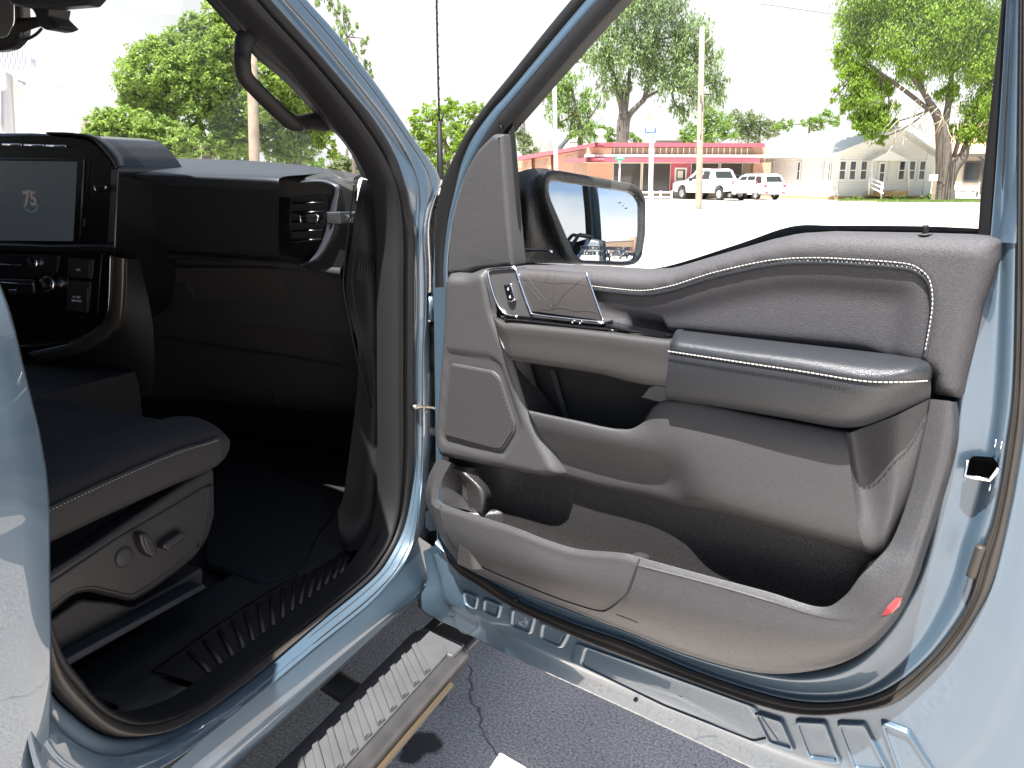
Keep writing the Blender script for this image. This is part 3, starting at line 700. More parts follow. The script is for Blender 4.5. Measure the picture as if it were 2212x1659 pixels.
def ringface(name, outer, inner, do, di, mat, par, n=90):
    a = [V3((*p, 0)) for p in outer]; b = [V3((*p, 0)) for p in inner]
    cx = sum(p.x for p in b) / len(b); cy = sum(p.y for p in b) / len(b)
    def hit(poly, w):
        dx, dy = math.cos(w), math.sin(w); best = 0
        for p, q in zip(poly, poly[1:] + poly[:1]):
            ex, ey = q.x - p.x, q.y - p.y; den = dx * ey - dy * ex
            if abs(den) < 1e-12: continue
            t = ((p.x - cx) * ey - (p.y - cy) * ex) / den; s = ((p.x - cx) * dy - (p.y - cy) * dx) / den
            if t > 0 and -1e-6 <= s <= 1 + 1e-6: best = max(best, t)
        return (cx + dx * best, cy + dy * best)
    O, I2 = [], []
    for i in range(n):
        w = 2 * math.pi * i / n; O.append(hit(a, w)); I2.append(hit(b, w))
    L = [[MF.pt(cx + (u - cx) * .80, cy + (v - cy) * .78, do - .13) for u, v in O], [MF.pt(cx + (u - cx) * .97, cy + (v - cy) * .97, do - .07) for u, v in O], [MF.pt(u, v, do - .02) for u, v in O], [MF.pt(u, v, do - .006) for u, v in O],
         [MF.pt(u + (u2 - u) * .25, v + (v2 - v) * .25, do) for (u, v), (u2, v2) in zip(O, I2)], [MF.pt(u + (u2 - u) * .75, v + (v2 - v) * .75, do - .002) for (u, v), (u2, v2) in zip(O, I2)],
         [MF.pt(u2, v2, do - .008) for u2, v2 in I2], [MF.pt(u2, v2, di) for u2, v2 in I2]]
    o = loft(name, L, mat, par, smooth_lines=False, closed=True, across=3, cam=CAM)
    return o, L[0]
o_, back = ringface('mirror_housing', HU, GU, .0, -.026, M['mhouse'], P_)
ob('mirror_back', back, [tuple(range(len(back)))], M['mhouse'], P_)
# convex glass
R0 = 1.45
def d_gl(u, v):
    c = MF.pix((1290, 480), -.012); return -.012 - ((u - c[0]) ** 2 + (v - c[1]) ** 2) / (2 * R0)
relief('mirror_glass', inset(GU, -.002), d_gl, M['mirror'], P_, step=.008, fr=MF, skirt=0)
tl = MF.pix((1254, 535), -.011)
text('mirror_lettering', 'OBJECTS IN MIRROR ARE', MF, tl[0], tl[1], -.0112, .0105, M['ink'], P_, 'LEFT', rot=math.radians(-3), bold=.0002)
tl = MF.pix((1252, 547), -.011)
text('mirror_lettering', 'CLOSER THAN THEY APPEAR', MF, tl[0], tl[1], -.0118, .0105, M['ink'], P_, 'LEFT', rot=math.radians(-3), bold=.0002)
# arm and folding base between head and sail
def mp2(px, d): return [DOOR.P(p, d) for p in px]
arm_o = [(1121, 370), (1150, 364), (1182, 365), (1200, 372)]
loft('mirror_arm', [[D((1118, 372), -.05), D((1118, 440), -.05), D((1120, 500), -.05), D((1124, 566), -.05)],
                    [D((1150, 364), -.10), D((1148, 430), -.06), D((1150, 500), -.06), D((1150, 568), -.08)],
                    [D((1184, 365), -.15), D((1182, 430), -.13), D((1205, 500), -.13), D((1240, 569), -.13)],
                    [D((1200, 372), -.16), D((1200, 430), -.18), D((1225, 500), -.18), D((1260, 572), -.17)]], M['mhouse'], P_, across=5, thick=.004)
loft('mirror_arm_back', [[D((1118, 372), -.05), D((1150, 364), -.10), D((1184, 365), -.15)], [D((1118, 380), -.12), D((1150, 372), -.2), D((1184, 372), -.24)]], M['mhouse'], P_, across=3)
tube('mirror_trim_glint', mp2([(1128, 540), (1160, 541), (1192, 543)], -.045), .003, M['chrome'], P_, seg=6)
# blind-spot symbol on the glass
for q in ((1339, 437), (1353, 449)): disc('blind_spot_symbol', MF, q, -.0125, .0022, .0012, M['ink'], P_, seg=10, dome=False)
disc('blind_spot_symbol', MF, (1346, 444), -.0125, .0012, .0012, M['ink'], P_, seg=8, dome=False)
# ================================================================ cab: aperture, pillars, dashboard, seat
ORG[0] = V3(TRUCK.location)
def rr(p, base=-.99):
    y = p[1]; return base - max(0, (400 - y)) / 400 * .11
def lr(pts, base=-.99): return [PR(p, rr(p, base)) for p in pts]
S1 = [(500, -90), (578, 0), (660, 92), (748, 195), (803, 262), (848, 338), (868, 400), (883, 465), (888, 515), (888, 600), (888, 700), (887, 830), (887, 979), (878, 1079), (863, 1141), (832, 1200), (798, 1244), (676, 1343), (553, 1441), (475, 1499), (375, 1566), (317, 1586), (250, 1591), (200, 1571), (150, 1531), (115, 1496), (85, 1440), (60, 1300), (20, 1000), (-30, 700), (-70, 400), (-110, 0), (-150, -200)]
S2 = [(425, -90), (508, 0), (553, 50), (660, 162), (773, 307), (818, 385), (832, 440), (838, 520), (838, 600), (838, 700), (838, 830), (838, 1054), (828, 1131), (815, 1170), (790, 1206), (762, 1240), (665, 1318), (553, 1404), (440, 1489), (375, 1526), (300, 1544), (250, 1536), (195, 1501), (150, 1444), (115, 1394), (90, 1320), (60, 1200), (25, 1000), (-40, 700), (-85, 400), (-130, 0), (-170, -200)]
OO = [(590, -90), (663, 0), (733, 78), (818, 188), (888, 292), (952, 388), (925, 440), (914, 490), (918, 555), (920, 615), (918, 700), (914, 740), (913, 830), (912, 1000), (905, 1100), (895, 1160), (868, 1225), (803, 1300), (678, 1400), (553, 1505), (440, 1598), (330, 1670), (200, 1730), (100, 1700), (60, 1600), (40, 1400), (10, 1000), (-45, 700), (-90, 400), (-130, 0), (-160, -200)]
n = 170
S1v = rs(sm(lr(S1)), n)
S2v = rs(sm(lr(S2, -1.015)), n)
def oo_r(p):
    y = p[1]
    if y < 400: return -.965 - (400 - y) / 400 * .12
    if y < 1080: return -.962
    return -.94
OOv = rs(sm([PR(p, oo_r(p)) for p in OO]), n)
XR = V3((1, 0, 0))
mr = lambda a, b, t, x: [p.lerp(q, t) + XR * x for p, q in zip(a, b)]
cabo = loft('cab_body', [mr(S1v, S1v, 0, -.02), mr(S1v, OOv, .04, -.001), mr(S1v, OOv, .12, .004), mr(S1v, OOv, .30, .004), mr(S1v, OOv, .36, .009), mr(S1v, OOv, .62, .011), mr(S1v, OOv, .68, .006), mr(S1v, OOv, .9, .006), OOv], M['paint'], TRUCK, smooth_lines=False, n=n, across=3)
loft('door_opening_seal', [mr(S1v, S1v, 0, .000), mr(S1v, S2v, .12, .016), mr(S1v, S2v, .38, .018), mr(S1v, S2v, .46, .004), mr(S1v, S2v, .54, .012), mr(S1v, S2v, .72, .022), mr(S1v, S2v, .9, .018), mr(S1v, S2v, 1.0, -.004), mr(S1v, S2v, 1.0, -.03)], M['rubber'], TRUCK, smooth_lines=False, n=n, across=3)
for t_, nm in ((.33, .0), (.64, .0)):
    tube('crease_line', mr(S1v, OOv, t_, .0105 if t_ > .5 else .0085)[:int(n * .52)], .0013, M['rubber_tan'], TRUCK, smooth=False, seg=5)  # thin tubes added to stand for crease lines in the pillar paint
# tan dusty lower rear run of the seal
sl_ = slice(int(n * .40), int(n * .92))
def lip(t, x):
    L = mr(S1v, S2v, t, x)[sl_]; Z = mr(S1v, S2v, .10, .006)[sl_]
    return [z.lerp(p, min(1, i / 26)) for i, (p, z) in enumerate(zip(L, Z))]
loft('seal_lip', [lip(.03, .004), lip(.22, .026), lip(.42, .024), lip(.6, .012)], M['rubber_tan'], TRUCK, smooth_lines=False, n=80, across=3)
# rocker below the crease
ck = slice(int(n * .44), int(n * .78))
RK = OOv[ck]; m = len(RK)
def toz(l, z, r): return [V3((r, p.y, z)) for p in l]
a0 = [p.copy() for p in RK]
y0, y1 = -.9, 1.735
def line(r, z, ya=y0, yb=y1, k=24): return [V3((r, ya + (yb - ya) * i / (k - 1), z)) for i in range(k)]
rk0 = [p.copy() for p in rs([PR(p, -.94) for p in [(905, 1160), (868, 1225), (803, 1300), (678, 1400), (553, 1505), (440, 1598), (330, 1690)]] + [V3((-.94, .3, .57)), V3((-.94, -.9, .57))], 40)]
rk1 = rs(line(-.925, .545)[::-1], 40); rk2 = rs(line(-.928, .515)[::-1], 40); rk3 = rs(line(-.945, .490)[::-1], 40); rk4 = rs(line(-.967, .478)[::-1], 40); rk5 = rs(line(-1.02, .47)[::-1], 40)
loft('rocker_panel', [rk0, rk1, rk2, rk3, rk4], M['paint'], TRUCK, smooth_lines=False, n=40, across=4)
loft('rocker_seam', [rk4, [p + V3((.004, 0, -.008)) for p in rk4], [p + V3((-.01, 0, -.018)) for p in rk4], rk5], M['rubber_tan'], TRUCK, smooth_lines=False, n=40, across=3)
# hinge pillar return and fender edge
F1 = [PR(p, -1.03) for p in [(958, 392), (952, 470), (952, 600), (950, 800), (948, 1000), (944, 1120), (932, 1200), (905, 1262)]]
F0 = [PR(p, oo_r(p)) for p in [(948, 388), (914, 480), (918, 600), (914, 800), (912, 1000), (902, 1110), (888, 1185), (862, 1235)]]
loft('hinge_pillar', [F0, [p.lerp(q, .15) + V3((.004, 0.01, 0)) for p, q in zip(F0, F1)], [p.lerp(q, .6) for p, q in zip(F0, F1)], F1], M['paint'], TRUCK, across=3)
fend = [[V3((-.955, 1.80, 1.46)), V3((-.935, 1.72, 1.2)), V3((-.93, 1.79, .9)), V3((-.95, 1.79, .5))], [V3((-.965, 2.3, 1.44)), V3((-.92, 2.3, 1.2)), V3((-.92, 2.3, .95)), V3((-.94, 2.2, .5))], [V3((-1.0, 3.3, 1.36)), V3((-.93, 3.3, 1.15)), V3((-.94, 3.3, 1.0)), V3((-.95, 3.3, .95))]]
loft('front_fender', fend, M['paint'], TRUCK, across=4, thick=.01)
loft('bonnet', [[V3((-.965, 1.80, 1.46)), V3((-1.1, 2.05, 1.48)), V3((-1.93, 2.3, 1.48)), V3((-2.76, 2.05, 1.48)), V3((-2.9, 1.8, 1.46))], [V3((-1.0, 2.6, 1.43)), V3((-1.15, 2.6, 1.47)), V3((-1.93, 2.7, 1.47)), V3((-2.7, 2.6, 1.47)), V3((-2.86, 2.6, 1.43))], [V3((-1.03, 3.4, 1.34)), V3((-1.2, 3.5, 1.36)), V3((-1.93, 3.6, 1.38)), V3((-2.66, 3.5, 1.36)), V3((-2.83, 3.4, 1.34))]], M['paint'], TRUCK, across=4, cam=V3((-1.9, 2, 6)))
box_ob('front_bulkhead', (-1.93, 3.45, .95), (1.75, .1, .75), M['frame'], TRUCK)
box_ob('engine_bay_side', (-1.12, 2.75, .9), (.04, 1.3, .9), M['frame'], TRUCK)
MB().box((-1.01, 2.02, .62), (.28, .56, .36)).build('sun_leak_block', M['frame'], TRUCK)  # unseen box added behind the door to stop sun leaking onto the ground
# hinges and check strap
def hinge(px, r):
    P = [PR(p, r) for p in px]
    c = sum(P, V3()) / len(P)
    v = P + [p + V3((-.03, .02, 0)) for p in P]; k = len(P)
    f = [tuple(range(k))] + [(i, (i + 1) % k, k + (i + 1) % k, k + i) for i in range(k)] + [tuple(range(k, 2 * k))[::-1]]
    o = ob('door_hinge', v, f, M['shell'], TRUCK, mods=[('bevel', .004)]); return o
hinge([(933, 634), (952, 632), (953, 674), (934, 671), (931, 655)], -.955)
hinge([(921, 1108), (938, 1100), (948, 1140), (930, 1144), (920, 1135)], -.955)
tube('hinge_pin', [PR((929, 640), -.96), PR((929, 690), -.96)], .010, M['paint'], TRUCK, smooth=False, seg=10)
tube('check_strap', [PR((893, 880), -.975), PR((912, 878), -.965), PR((940, 882), -.955), PR((958, 886), -.95)], [.012, .006, .006, .006], M['steelzinc'], TRUCK, seg=6, sq=(1, .6))
for q in ((905, 878), (916, 874), (915, 888)): tube('strap_tooth', [PR(q, -.97), PR((q[0] + 8, q[1] + 1), -.962)], .005, M['steelzinc'], TRUCK, smooth=False, seg=6)
tube('wiring_gaiter', [PR(p, -.965) for p in [(935, 700), (940, 735), (935, 760), (943, 800)]], [.012, .016, .012, .014], M['rubber'], TRUCK, seg=10)
for q in ((875, 1189), (883, 1195), (880, 1207), (887, 1212)): pass
# antenna mast on the fender
tube('antenna_mast', [V3((-.99, 1.95, 1.43)), PF((951, 380), 1.95), PF((949, 262), 1.95)], [.011, .0095, .006], M['rubber'], TRUCK, seg=10, smooth=False)
tube('antenna_whip', [PF((949, 262), 1.95), PF((946, 150), 1.95), PF((943, -10), 1.95), PF((940, -260), 1.95)], .0026, M['rubber'], TRUCK, seg=8)
o = tube('whip_coil', [PF((949, 262), 1.95) + (PF((943, -10), 1.95) - PF((949, 262), 1.95)) * (i / 200) * 1.5 + V3((math.cos(i * .55), math.sin(i * .55), 0)) * .0026 for i in range(200)], .0009, M['rubber'], TRUCK, smooth=False, seg=4)

# -- A-pillar trim and grab handle
W = [(370, -90), (445, 0), (500, 62), (552, 124), (610, 172), (668, 232), (702, 272), (728, 292), (758, 332), (782, 384)]
S2u = [(425, -90), (508, 0), (553, 50), (600, 100), (660, 162), (720, 238), (760, 290), (785, 325), (805, 360), (822, 395)]
Wv = [PR(p, -1.135 - max(0, 400 - p[1]) / 400 * .06) for p in W]; Tv = [PR(p, rr(p, -1.018)) for p in S2u]
ap = loft('pillar_trim', [[p + V3((-.006, .02, .0)) for p in Wv], Wv, mm(Wv, Tv, .10, 0), [p.lerp(q, .42) + V3((0, -.006, 0)) for p, q in zip(Wv, Tv)], [p.lerp(q, .5) + V3((0, .004, 0)) for p, q in zip(Wv, Tv)], [p.lerp(q, .58) + V3((0, -.004, 0)) for p, q in zip(Wv, Tv)], Tv], M['pillar'], TRUCK, across=3)
gh = [(545, 70), (530, 85), (525, 110), (524, 140), (531, 168), (566, 206), (608, 246), (636, 266), (668, 262), (698, 262)]
tube('grab_handle', [PR(p, -1.16) for p in gh], [.026, .021, .018, .0175, .0175, .0185, .019, .021, .021, .028], M['pillar'], TRUCK, seg=12, sq=(1, .8))
# windscreen
def ws(r0, dy): return [V3((r0, 1.68 + dy, 1.46)), V3((r0, 1.34 + dy * 1.1, 1.70)), V3((r0, 1.04 + dy * 1.4, 1.91 + dy * .08)), V3((r0, .90 + dy * 1.45, 1.985 + dy * .1))]
loft('windscreen', [ws(-1.13, .03), ws(-1.5, .22), ws(-1.93, .30), ws(-2.36, .22), ws(-2.74, .03)], M['glass'], TRUCK, across=4)
MB().box((-1.93, 2.15, 1.40), (1.72, .75, .03)).build('cowl_light_block', M['void'], TRUCK)  # hidden plate added to keep sun at the windscreen base off the floor
MB().box((-1.96, .85, .78), (.34, 1.5, .42)).build('console_box', M['dark'], TRUCK)
# -- roof, left side, rear, floor
loft('roof', [[V3((-1.05, y, z - .01)) for y, z in ((1.08, 1.875), (.6, 1.90), (0, 1.93), (-1.25, 1.92))], [V3((-1.3, y, z + .05)) for y, z in ((1.34, 1.875), (.6, 1.91), (0, 1.94), (-1.25, 1.93))], [V3((-1.93, y, z + .07)) for y, z in ((1.48, 1.875), (.6, 1.92), (0, 1.95), (-1.25, 1.94))], [V3((-2.56, y, z + .05)) for y, z in ((1.34, 1.875), (.6, 1.91), (0, 1.94), (-1.25, 1.93))], [V3((-2.78, y, z)) for y, z in ((1.08, 1.875), (.6, 1.90), (0, 1.93), (-1.25, 1.92))]], M['paint'], TRUCK, across=4, thick=.03, cam=V3((-2, 0, 9)))
loft('headliner', [[V3((r, y, z)) for y, z in ((y0_, 1.90), (.5, 1.90), (-.3, 1.90), (-1.25, 1.88))] for r, y0_ in ((-1.13, 1.08), (-1.5, 1.42), (-1.93, 1.50), (-2.36, 1.42), (-2.73, 1.08))], M['dark'], TRUCK, across=2)
tube('cant_rail', [V3((-1.12, 1.12, 1.82)), V3((-1.085, .9, 1.855)), V3((-1.08, .6, 1.87)), V3((-1.08, 0, 1.885)), V3((-1.09, -1.25, 1.865))], .035, M['paint'], TRUCK, seg=10)
def pillar(name, pts, rad): tube(name, pts, rad, M['dark'], TRUCK, seg=8)
pillar('driver_pillar', [V3((-2.74, 1.75, 1.42)), V3((-2.74, 1.28, 1.75)), V3((-2.74, .95, 1.9))], .035)
pillar('centre_pillar', [V3((-1.06, .50, 1.38)), V3((-1.08, .47, 1.65)), V3((-1.12, .44, 1.87))], .05)
pillar('driver_centre_pillar', [V3((-2.84, .58, 1.38)), V3((-2.8, .54, 1.65)), V3((-2.76, .50, 1.87))], .05)
MB().box((-2.90, .60, 1.0), (.08, 3.9, .85)).build('driver_side_doors', M['dark'], TRUCK)
for x_ in (-2.82, -1.08): MB().box((x_, -1.1, 1.6), (.05, .2, .6)).build('rear_pillar', M['dark'], TRUCK)
MB().box((-1.93, -1.27, 1.0), (1.86, .06, .86)).box((-1.93, -1.27, 1.86), (1.7, .05, .1)).build('rear_wall', M['dark'], TRUCK)
MB().box((-1.93, -1.26, 1.62), (1.6, .006, .42)).build('rear_window', M['tint'], TRUCK)
MB().box((-1.06, .04, 1.62), (.006, .95, .45)).build('rear_door_glass', M['tint'], TRUCK)
MB().box((-2.82, .3, 1.62), (.006, 1.9, .45)).build('driver_side_glass', M['tint'], TRUCK)
MB().box((-1.96, .6, .565), (1.86, 3.5, .03)).build('floor_pan', M['carpet'], TRUCK)
MB().box((-1.96, 2.32, .95), (1.86, .05, .9)).box((-1.93, 2.05, 1.25), (1.6, .5, .3)).build('firewall', M['void'], TRUCK)
# -- rear door closed behind the opening
prof = [(0, 1.415), (0, 1.387), (30, 1.345), (60, 1.28), (95, 1.197), (105, 1.044), (107, .837), (98, .714)]
pr = [(-.925, 1.42), (-.913, 1.387), (-.899, 1.345), (-.890, 1.28), (-.879, 1.197), (-.880, 1.12), (-.901, 1.0), (-.918, .9), (-.939, .80), (-.960, .715), (-.975, .64), (-.985, .60)]
rdl = [[V3((r, y, z)) for r, z in pr] for y in (.640, .60, .3, 0, -.35, -.48)]
for j, l in enumerate(rdl):
    if j == 0:
        for p in l: p.x -= .006
rd = loft('rear_door', rdl, M['paint'], TRUCK, across=3)
tag(rd, label='closed rear passenger door with glossy reflections')
loft('rear_door_edge', [[V3((r - .006, .640, z)) for r, z in pr], [V3((r - .012, .645, z)) for r, z in pr], [V3((r - .035, .652, z)) for r, z in pr], [V3((r - .06, .640, z)) for r, z in pr]], M['rubber_tan'], TRUCK, across=2)
MB().box((-1.0, .08, 1.0), (.05, 1.05, .84)).build('rear_door_inner', M['dark'], TRUCK)
loft('bed_side', [[V3((r, y, z)) for r, z in pr] for y in (-.55, -1.5, -3.2)], M['paint'], TRUCK, across=2)

# -- sill scuff plate
def lz(px, r): return [PR(p, r) for p in px]
so_ = [(760, 1243), (660, 1322), (553, 1407), (443, 1489)]; si_ = [(742, 1190), (640, 1243), (500, 1330), (325, 1452)]
so2 = [PR(p, -1.022) for p in so_]; si2 = [PR(p, -1.15) for p in si_]
si3 = [p + V3((-.06, 0, -.035)) for p in si2]
loft('scuff_plate', [[p + V3((.0, 0, -.03)) for p in so2], so2, [p.lerp(q, .1) + V3((0, 0, .006)) for p, q in zip(so2, si2)], [p.lerp(q, .9) + V3((0, 0, .006)) for p, q in zip(so2, si2)], si2, si3], M['seatplastic'], TRUCK, across=3)
A_ = rs(so2, 201); B_r = rs(si2, 201)
for i in range(15):
    t = .03 + i * .064
    a = A_[int(t * 200)] + V3((-.020, 0, .009)); b = B_r[max(0, int(t * 200) - 8)] + V3((.026, 0, .008))
    tube('scuff_rib', [a, a.lerp(b, .5) + V3((0, 0, .001)), b], .0034, M['seatplastic'], TRUCK, seg=6, smooth=False, sq=(1.6, 1))
loft('sill_step_trim', [[PR(p, -1.03) for p in [(440, 1494), (375, 1530), (300, 1546), (250, 1538)]], [PR(p, -1.06) for p in [(385, 1480), (350, 1500), (290, 1515), (255, 1525)]], [PR(p, -1.13) for p in [(380, 1472), (330, 1460), (260, 1490), (200, 1500)]]], M['dark'], TRUCK, across=3)
loft('lower_trim_cover', [[PR(p, -1.10) for p in [(382, 1473), (330, 1500), (262, 1532)]], [PR(p, -1.12) for p in [(390, 1488), (350, 1510), (270, 1536)]]], M['pillar'], TRUCK)
MB().box((-1.2, 1.2, .585), (.16, 1.4, .05)).build('sill_carpet', M['carpet'], TRUCK)
# kick panel and dash end
kp = [[PR(p, rr(p, -1.018)) for p in [(822, 395), (832, 440), (838, 520), (838, 700), (838, 830), (838, 1054), (828, 1131), (790, 1206)]],
      [PR(p, -1.06) for p in [(806, 390), (815, 440), (822, 520), (826, 700), (826, 830), (824, 1050), (810, 1125), (775, 1190)]],
      [PR(p, -1.10) for p in [(790, 388), (793, 440), (797, 520), (805, 700), (815, 830), (800, 1050), (780, 1120), (752, 1190)]],
      [PR(p, -1.13) for p in [(783, 386), (770, 440), (760, 520), (748, 640), (775, 780), (745, 1050), (730, 1110), (740, 1188)]]]
loft('kick_panel', kp, M['kick'], TRUCK, across=3)
EF = Fr((-1.115, 1.7, 0), (1, -.05, 0), (.18, -1, 0))
for i in range(6):
    x = 777 + i * 6.3
    tube('vent_slot', [PR((x, 556 + i * .4), -1.082), PR((x - 4, 605 + i * .4), -1.082)], .0022, M['void'], TRUCK, smooth=False, seg=6)
tube('dash_end_piping', [PR(p, -1.11) for p in [(765, 400), (752, 500), (743, 580), (742, 620), (752, 680), (775, 790), (803, 882)]], .0018, M['pillar'], TRUCK, seg=6)
tube('dash_end_piping', [PR(p, -1.09) for p in [(785, 430), (776, 500), (765, 560), (760, 610), (770, 680), (793, 790), (815, 880)]], .0015, M['pillar'], TRUCK, seg=6)

# ---------------------------------------------------------------- dashboard
DASH = loft('dashboard', [
    [PF(p, f) for p, f in zip([(150, 352), (272, 356), (375, 344), (535, 348), (665, 359), (782, 377)], [2.12, 2.12, 2.08, 2.0, 1.9, 1.74])],
    [PF(p, f) for p, f in zip([(150, 366), (263, 367), (385, 358), (545, 362), (670, 372), (782, 382)], [1.80, 1.80, 1.86, 1.86, 1.80, 1.72])],
    [PF(p, 1.72) for p in [(150, 372), (262, 372), (390, 374), (553, 379), (680, 384), (775, 388)]],
    [PF(p, 1.72) for p in [(150, 392), (262, 390), (400, 396), (553, 404), (680, 406), (772, 400)]],
    [PF(p, f) for p, f in zip([(150, 430), (262, 430), (400, 440), (553, 450), (640, 452), (760, 440)], [1.73,1.73,1.73,1.73,1.73,1.73])],
    [PF(p, f) for p, f in zip([(150, 520), (255, 525), (400, 535), (553, 545), (620, 548), (740, 560)], [1.76,1.76,1.76,1.755,1.745,1.735])],
    [PF(p, f) for p, f in zip([(150, 535), (252, 540), (400, 550), (553, 560), (620, 566), (735, 580)], [1.745,1.745,1.745,1.74,1.73,1.715])],
    [PF(p, f) for p, f in zip([(150, 548), (252, 553), (400, 562), (553, 573), (640, 582), (735, 595)], [1.740,1.740,1.740,1.735,1.725,1.71])],
    [PF(p, f) for p, f in zip([(150, 560), (252, 566), (400, 574), (553, 580), (640, 588), (738, 604)], [1.78,1.78,1.78,1.77,1.75,1.74])],
    [PF(p, 1.87) for p in [(150, 720), (300, 720), (420, 735), (580, 760), (700, 780), (775, 797)]],
    [PF(p, 1.93) for p in [(150, 840), (330, 850), (450, 860), (600, 872), (720, 880), (800, 882)]],
    [PF(p, 2.15) for p in [(150, 850), (330, 860), (450, 868), (600, 878), (720, 884), (795, 886)]]], M['dark'], TRUCK, across=3)
tag(DASH, label='dark dashboard with glovebox and centre screen')
DP = DASH
loft('dash_top_pad', [
    [PF(p, f) for p, f in zip([(272, 355), (375, 343), (535, 347), (665, 358), (700, 363)], [2.12, 2.08, 2.0, 1.9, 1.85])],
    [PF(p, f) for p, f in zip([(263, 364), (385, 355), (545, 360), (660, 369), (690, 374)], [1.80, 1.86, 1.86, 1.80, 1.78])],
    [PF(p, 1.625) for p in [(258, 372), (392, 374), (553, 379), (603, 382), (606, 384)]],
    [PF(p, 1.615) for p in [(258, 385), (395, 392), (553, 402), (601, 404), (604, 406)]],
    [PF(p, 1.635) for p in [(258, 394), (395, 402), (553, 411), (600, 414), (602, 415)]]], M['darkblue'], DP, across=4)
# speaker slots on top
for i in range(16):
    t = i / 15
    tube('defroster_slot', [PF((606 + 56 * t, 381 - 6 * t), 1.80), PF((612 + 58 * t, 374 - 6 * t), 1.84)], .0016, M['void'], DP, smooth=False, seg=5)
AF = Fr((0, 1.72, 0), (1, 0, 0), (0, -1, 0))
def ap_(name, px, d, th, bev, mat, r=0.0, par=None): return plate(name, AF, px, d, th, bev, mat, par or DP, r=r)
# glovebox
GFm = Fr((0, 1.765, 1.25), (1, 0, 0), (0, -1, 0)); sv = math.atan(.40); GFm.V = V3((0, -math.sin(sv), math.cos(sv))); GFm.N = V3((0, -math.cos(sv), -math.sin(sv)))
gvm = pm('glovebox_plastic', (.027, .025, .024), .45, bump=.3, bscale=900, spec=.35)
plate('glovebox_lid', GFm, [(262, 580), (560, 578), (690, 588), (715, 596), (728, 618), (773, 795), (640, 772), (430, 742), (300, 722), (275, 650)], .0, .03, .008, gvm, DP, r=.012)
plate('glovebox_latch', GFm, [(317, 612), (330, 610), (400, 614), (416, 630), (418, 646), (335, 640), (322, 630)], .003, .01, .003, M['void'], DP, r=.006)
tube('lid_edge', [GFm.P(p, .001) for p in [(560, 577), (690, 587), (716, 596), (730, 620), (775, 797)]], .0022, M['pillar'], DP, seg=6)  # thin tube added for the highlight along the lid's right edge
tube('lid_edge', [GFm.P(p, .001) for p in [(773, 798), (640, 775), (430, 745), (300, 724)]], .002, M['void'], DP, seg=6)
tube('latch_edge', [GFm.P(p, .004) for p in ((316, 614), (320, 628), (330, 638))], .0016, M['satin'], DP, seg=6)
# passenger trim band and vent
loft('trim_band', [[PF(p, 1.655) for p in [(250, 388), (395, 400), (553, 408), (604, 411)]], [PF(p, 1.668) for p in [(250, 430), (395, 440), (553, 448), (602, 452)]], [PF(p, 1.690) for p in [(248, 500), (395, 510), (553, 520), (602, 524)]], [PF(p, 1.705) for p in [(246, 528), (395, 538), (553, 546), (604, 550)]], [PF(p, 1.745) for p in [(246, 532), (395, 542), (553, 550), (604, 554)]]], pm('dash_band', (.014, .014, .015), .38, spec=.4), DP, across=3)
loft('ledge_highlight', [[PF(p, 1.737) for p in [(350, 556), (450, 560), (552, 566), (570, 563)]], [PF(p, 1.734) for p in [(350, 558), (450, 563), (552, 570), (572, 568)]]], M['pillar'], DP)
vent_o = [(600, 408), (690, 400), (712, 404), (722, 418), (718, 470), (700, 520), (665, 560), (604, 552), (596, 500), (596, 450)]
ap_('air_vent', vent_o, -.004, .03, .006, M['black'], r=.008)
ap_('vent_recess', [(628, 425), (700, 418), (708, 430), (704, 470), (690, 520), (632, 524), (624, 480)], -.003, .004, 0, M['void'], r=.006)
for i in range(5):
    y = 436 + i * 20
    loft('vent_slat', [[PF((630, y), 1.727), PF((702 - i * 2, y - 4), 1.727)], [PF((630, y + 4), 1.712), PF((702 - i * 2, y), 1.712)]], M['black'], DP, smooth_lines=False, thick=.002)
plate('vent_tab', AF, [(648, 464), (684, 462), (690, 470), (684, 484), (650, 482), (645, 472)], .012, .012, .003, M['black'], DP, r=.003)
for a, b in (((648, 465), (650, 482)), ((688, 466), (683, 484))): tube('tab_accent', [PF(a, 1.706), PF(b, 1.706)], .0016, M['chrome'], DP, smooth=False, seg=6)
# curved silver surround at the outboard end
so3 = [(640, 390), (690, 387), (722, 394), (738, 408), (734, 440), (728, 490), (712, 530), (690, 560), (650, 577)]
si4 = [(640, 400), (688, 398), (710, 404), (718, 418), (714, 450), (706, 490), (694, 524), (676, 554), (642, 571)]
gr = pm('surround_gloss', (.06, .065, .08), .28, .4, .6)
loft('vent_surround', [[PF(p, 1.72) for p in si4], [PF(p, 1.700) for p in mp_(si4, so3, .3)], [PF(p, 1.698) for p in mp_(si4, so3, .7)], [PF(p, 1.715) for p in so3]], gr, DP, across=3)
loft('dash_end_cap', [[PF(p, 1.714) for p in so3], [PF(p, f) for p, f in zip([(700, 384), (745, 386), (770, 400), (772, 420), (768, 450), (762, 495), (750, 540), (738, 580), (725, 600)], [1.72] * 9)]], pm('end_cap_gloss', (.010, .010, .011), .4, coat=.2), DP)
plate('chrome_clip', AF, [(705, 458), (730, 457), (761, 457), (762, 461), (748, 463), (750, 470), (758, 471), (756, 482), (730, 486), (705, 484)], .028, .012, .003, M['chrome'], DP, r=.001)
mb = MB()
for i in range(7): mb.tube([PF((733, 462 + i * 3.4), 1.6905), PF((752, 461 + i * 3.4), 1.6905)], .0008, 4)
mb.build('clip_ribs', M['dark'], DP)
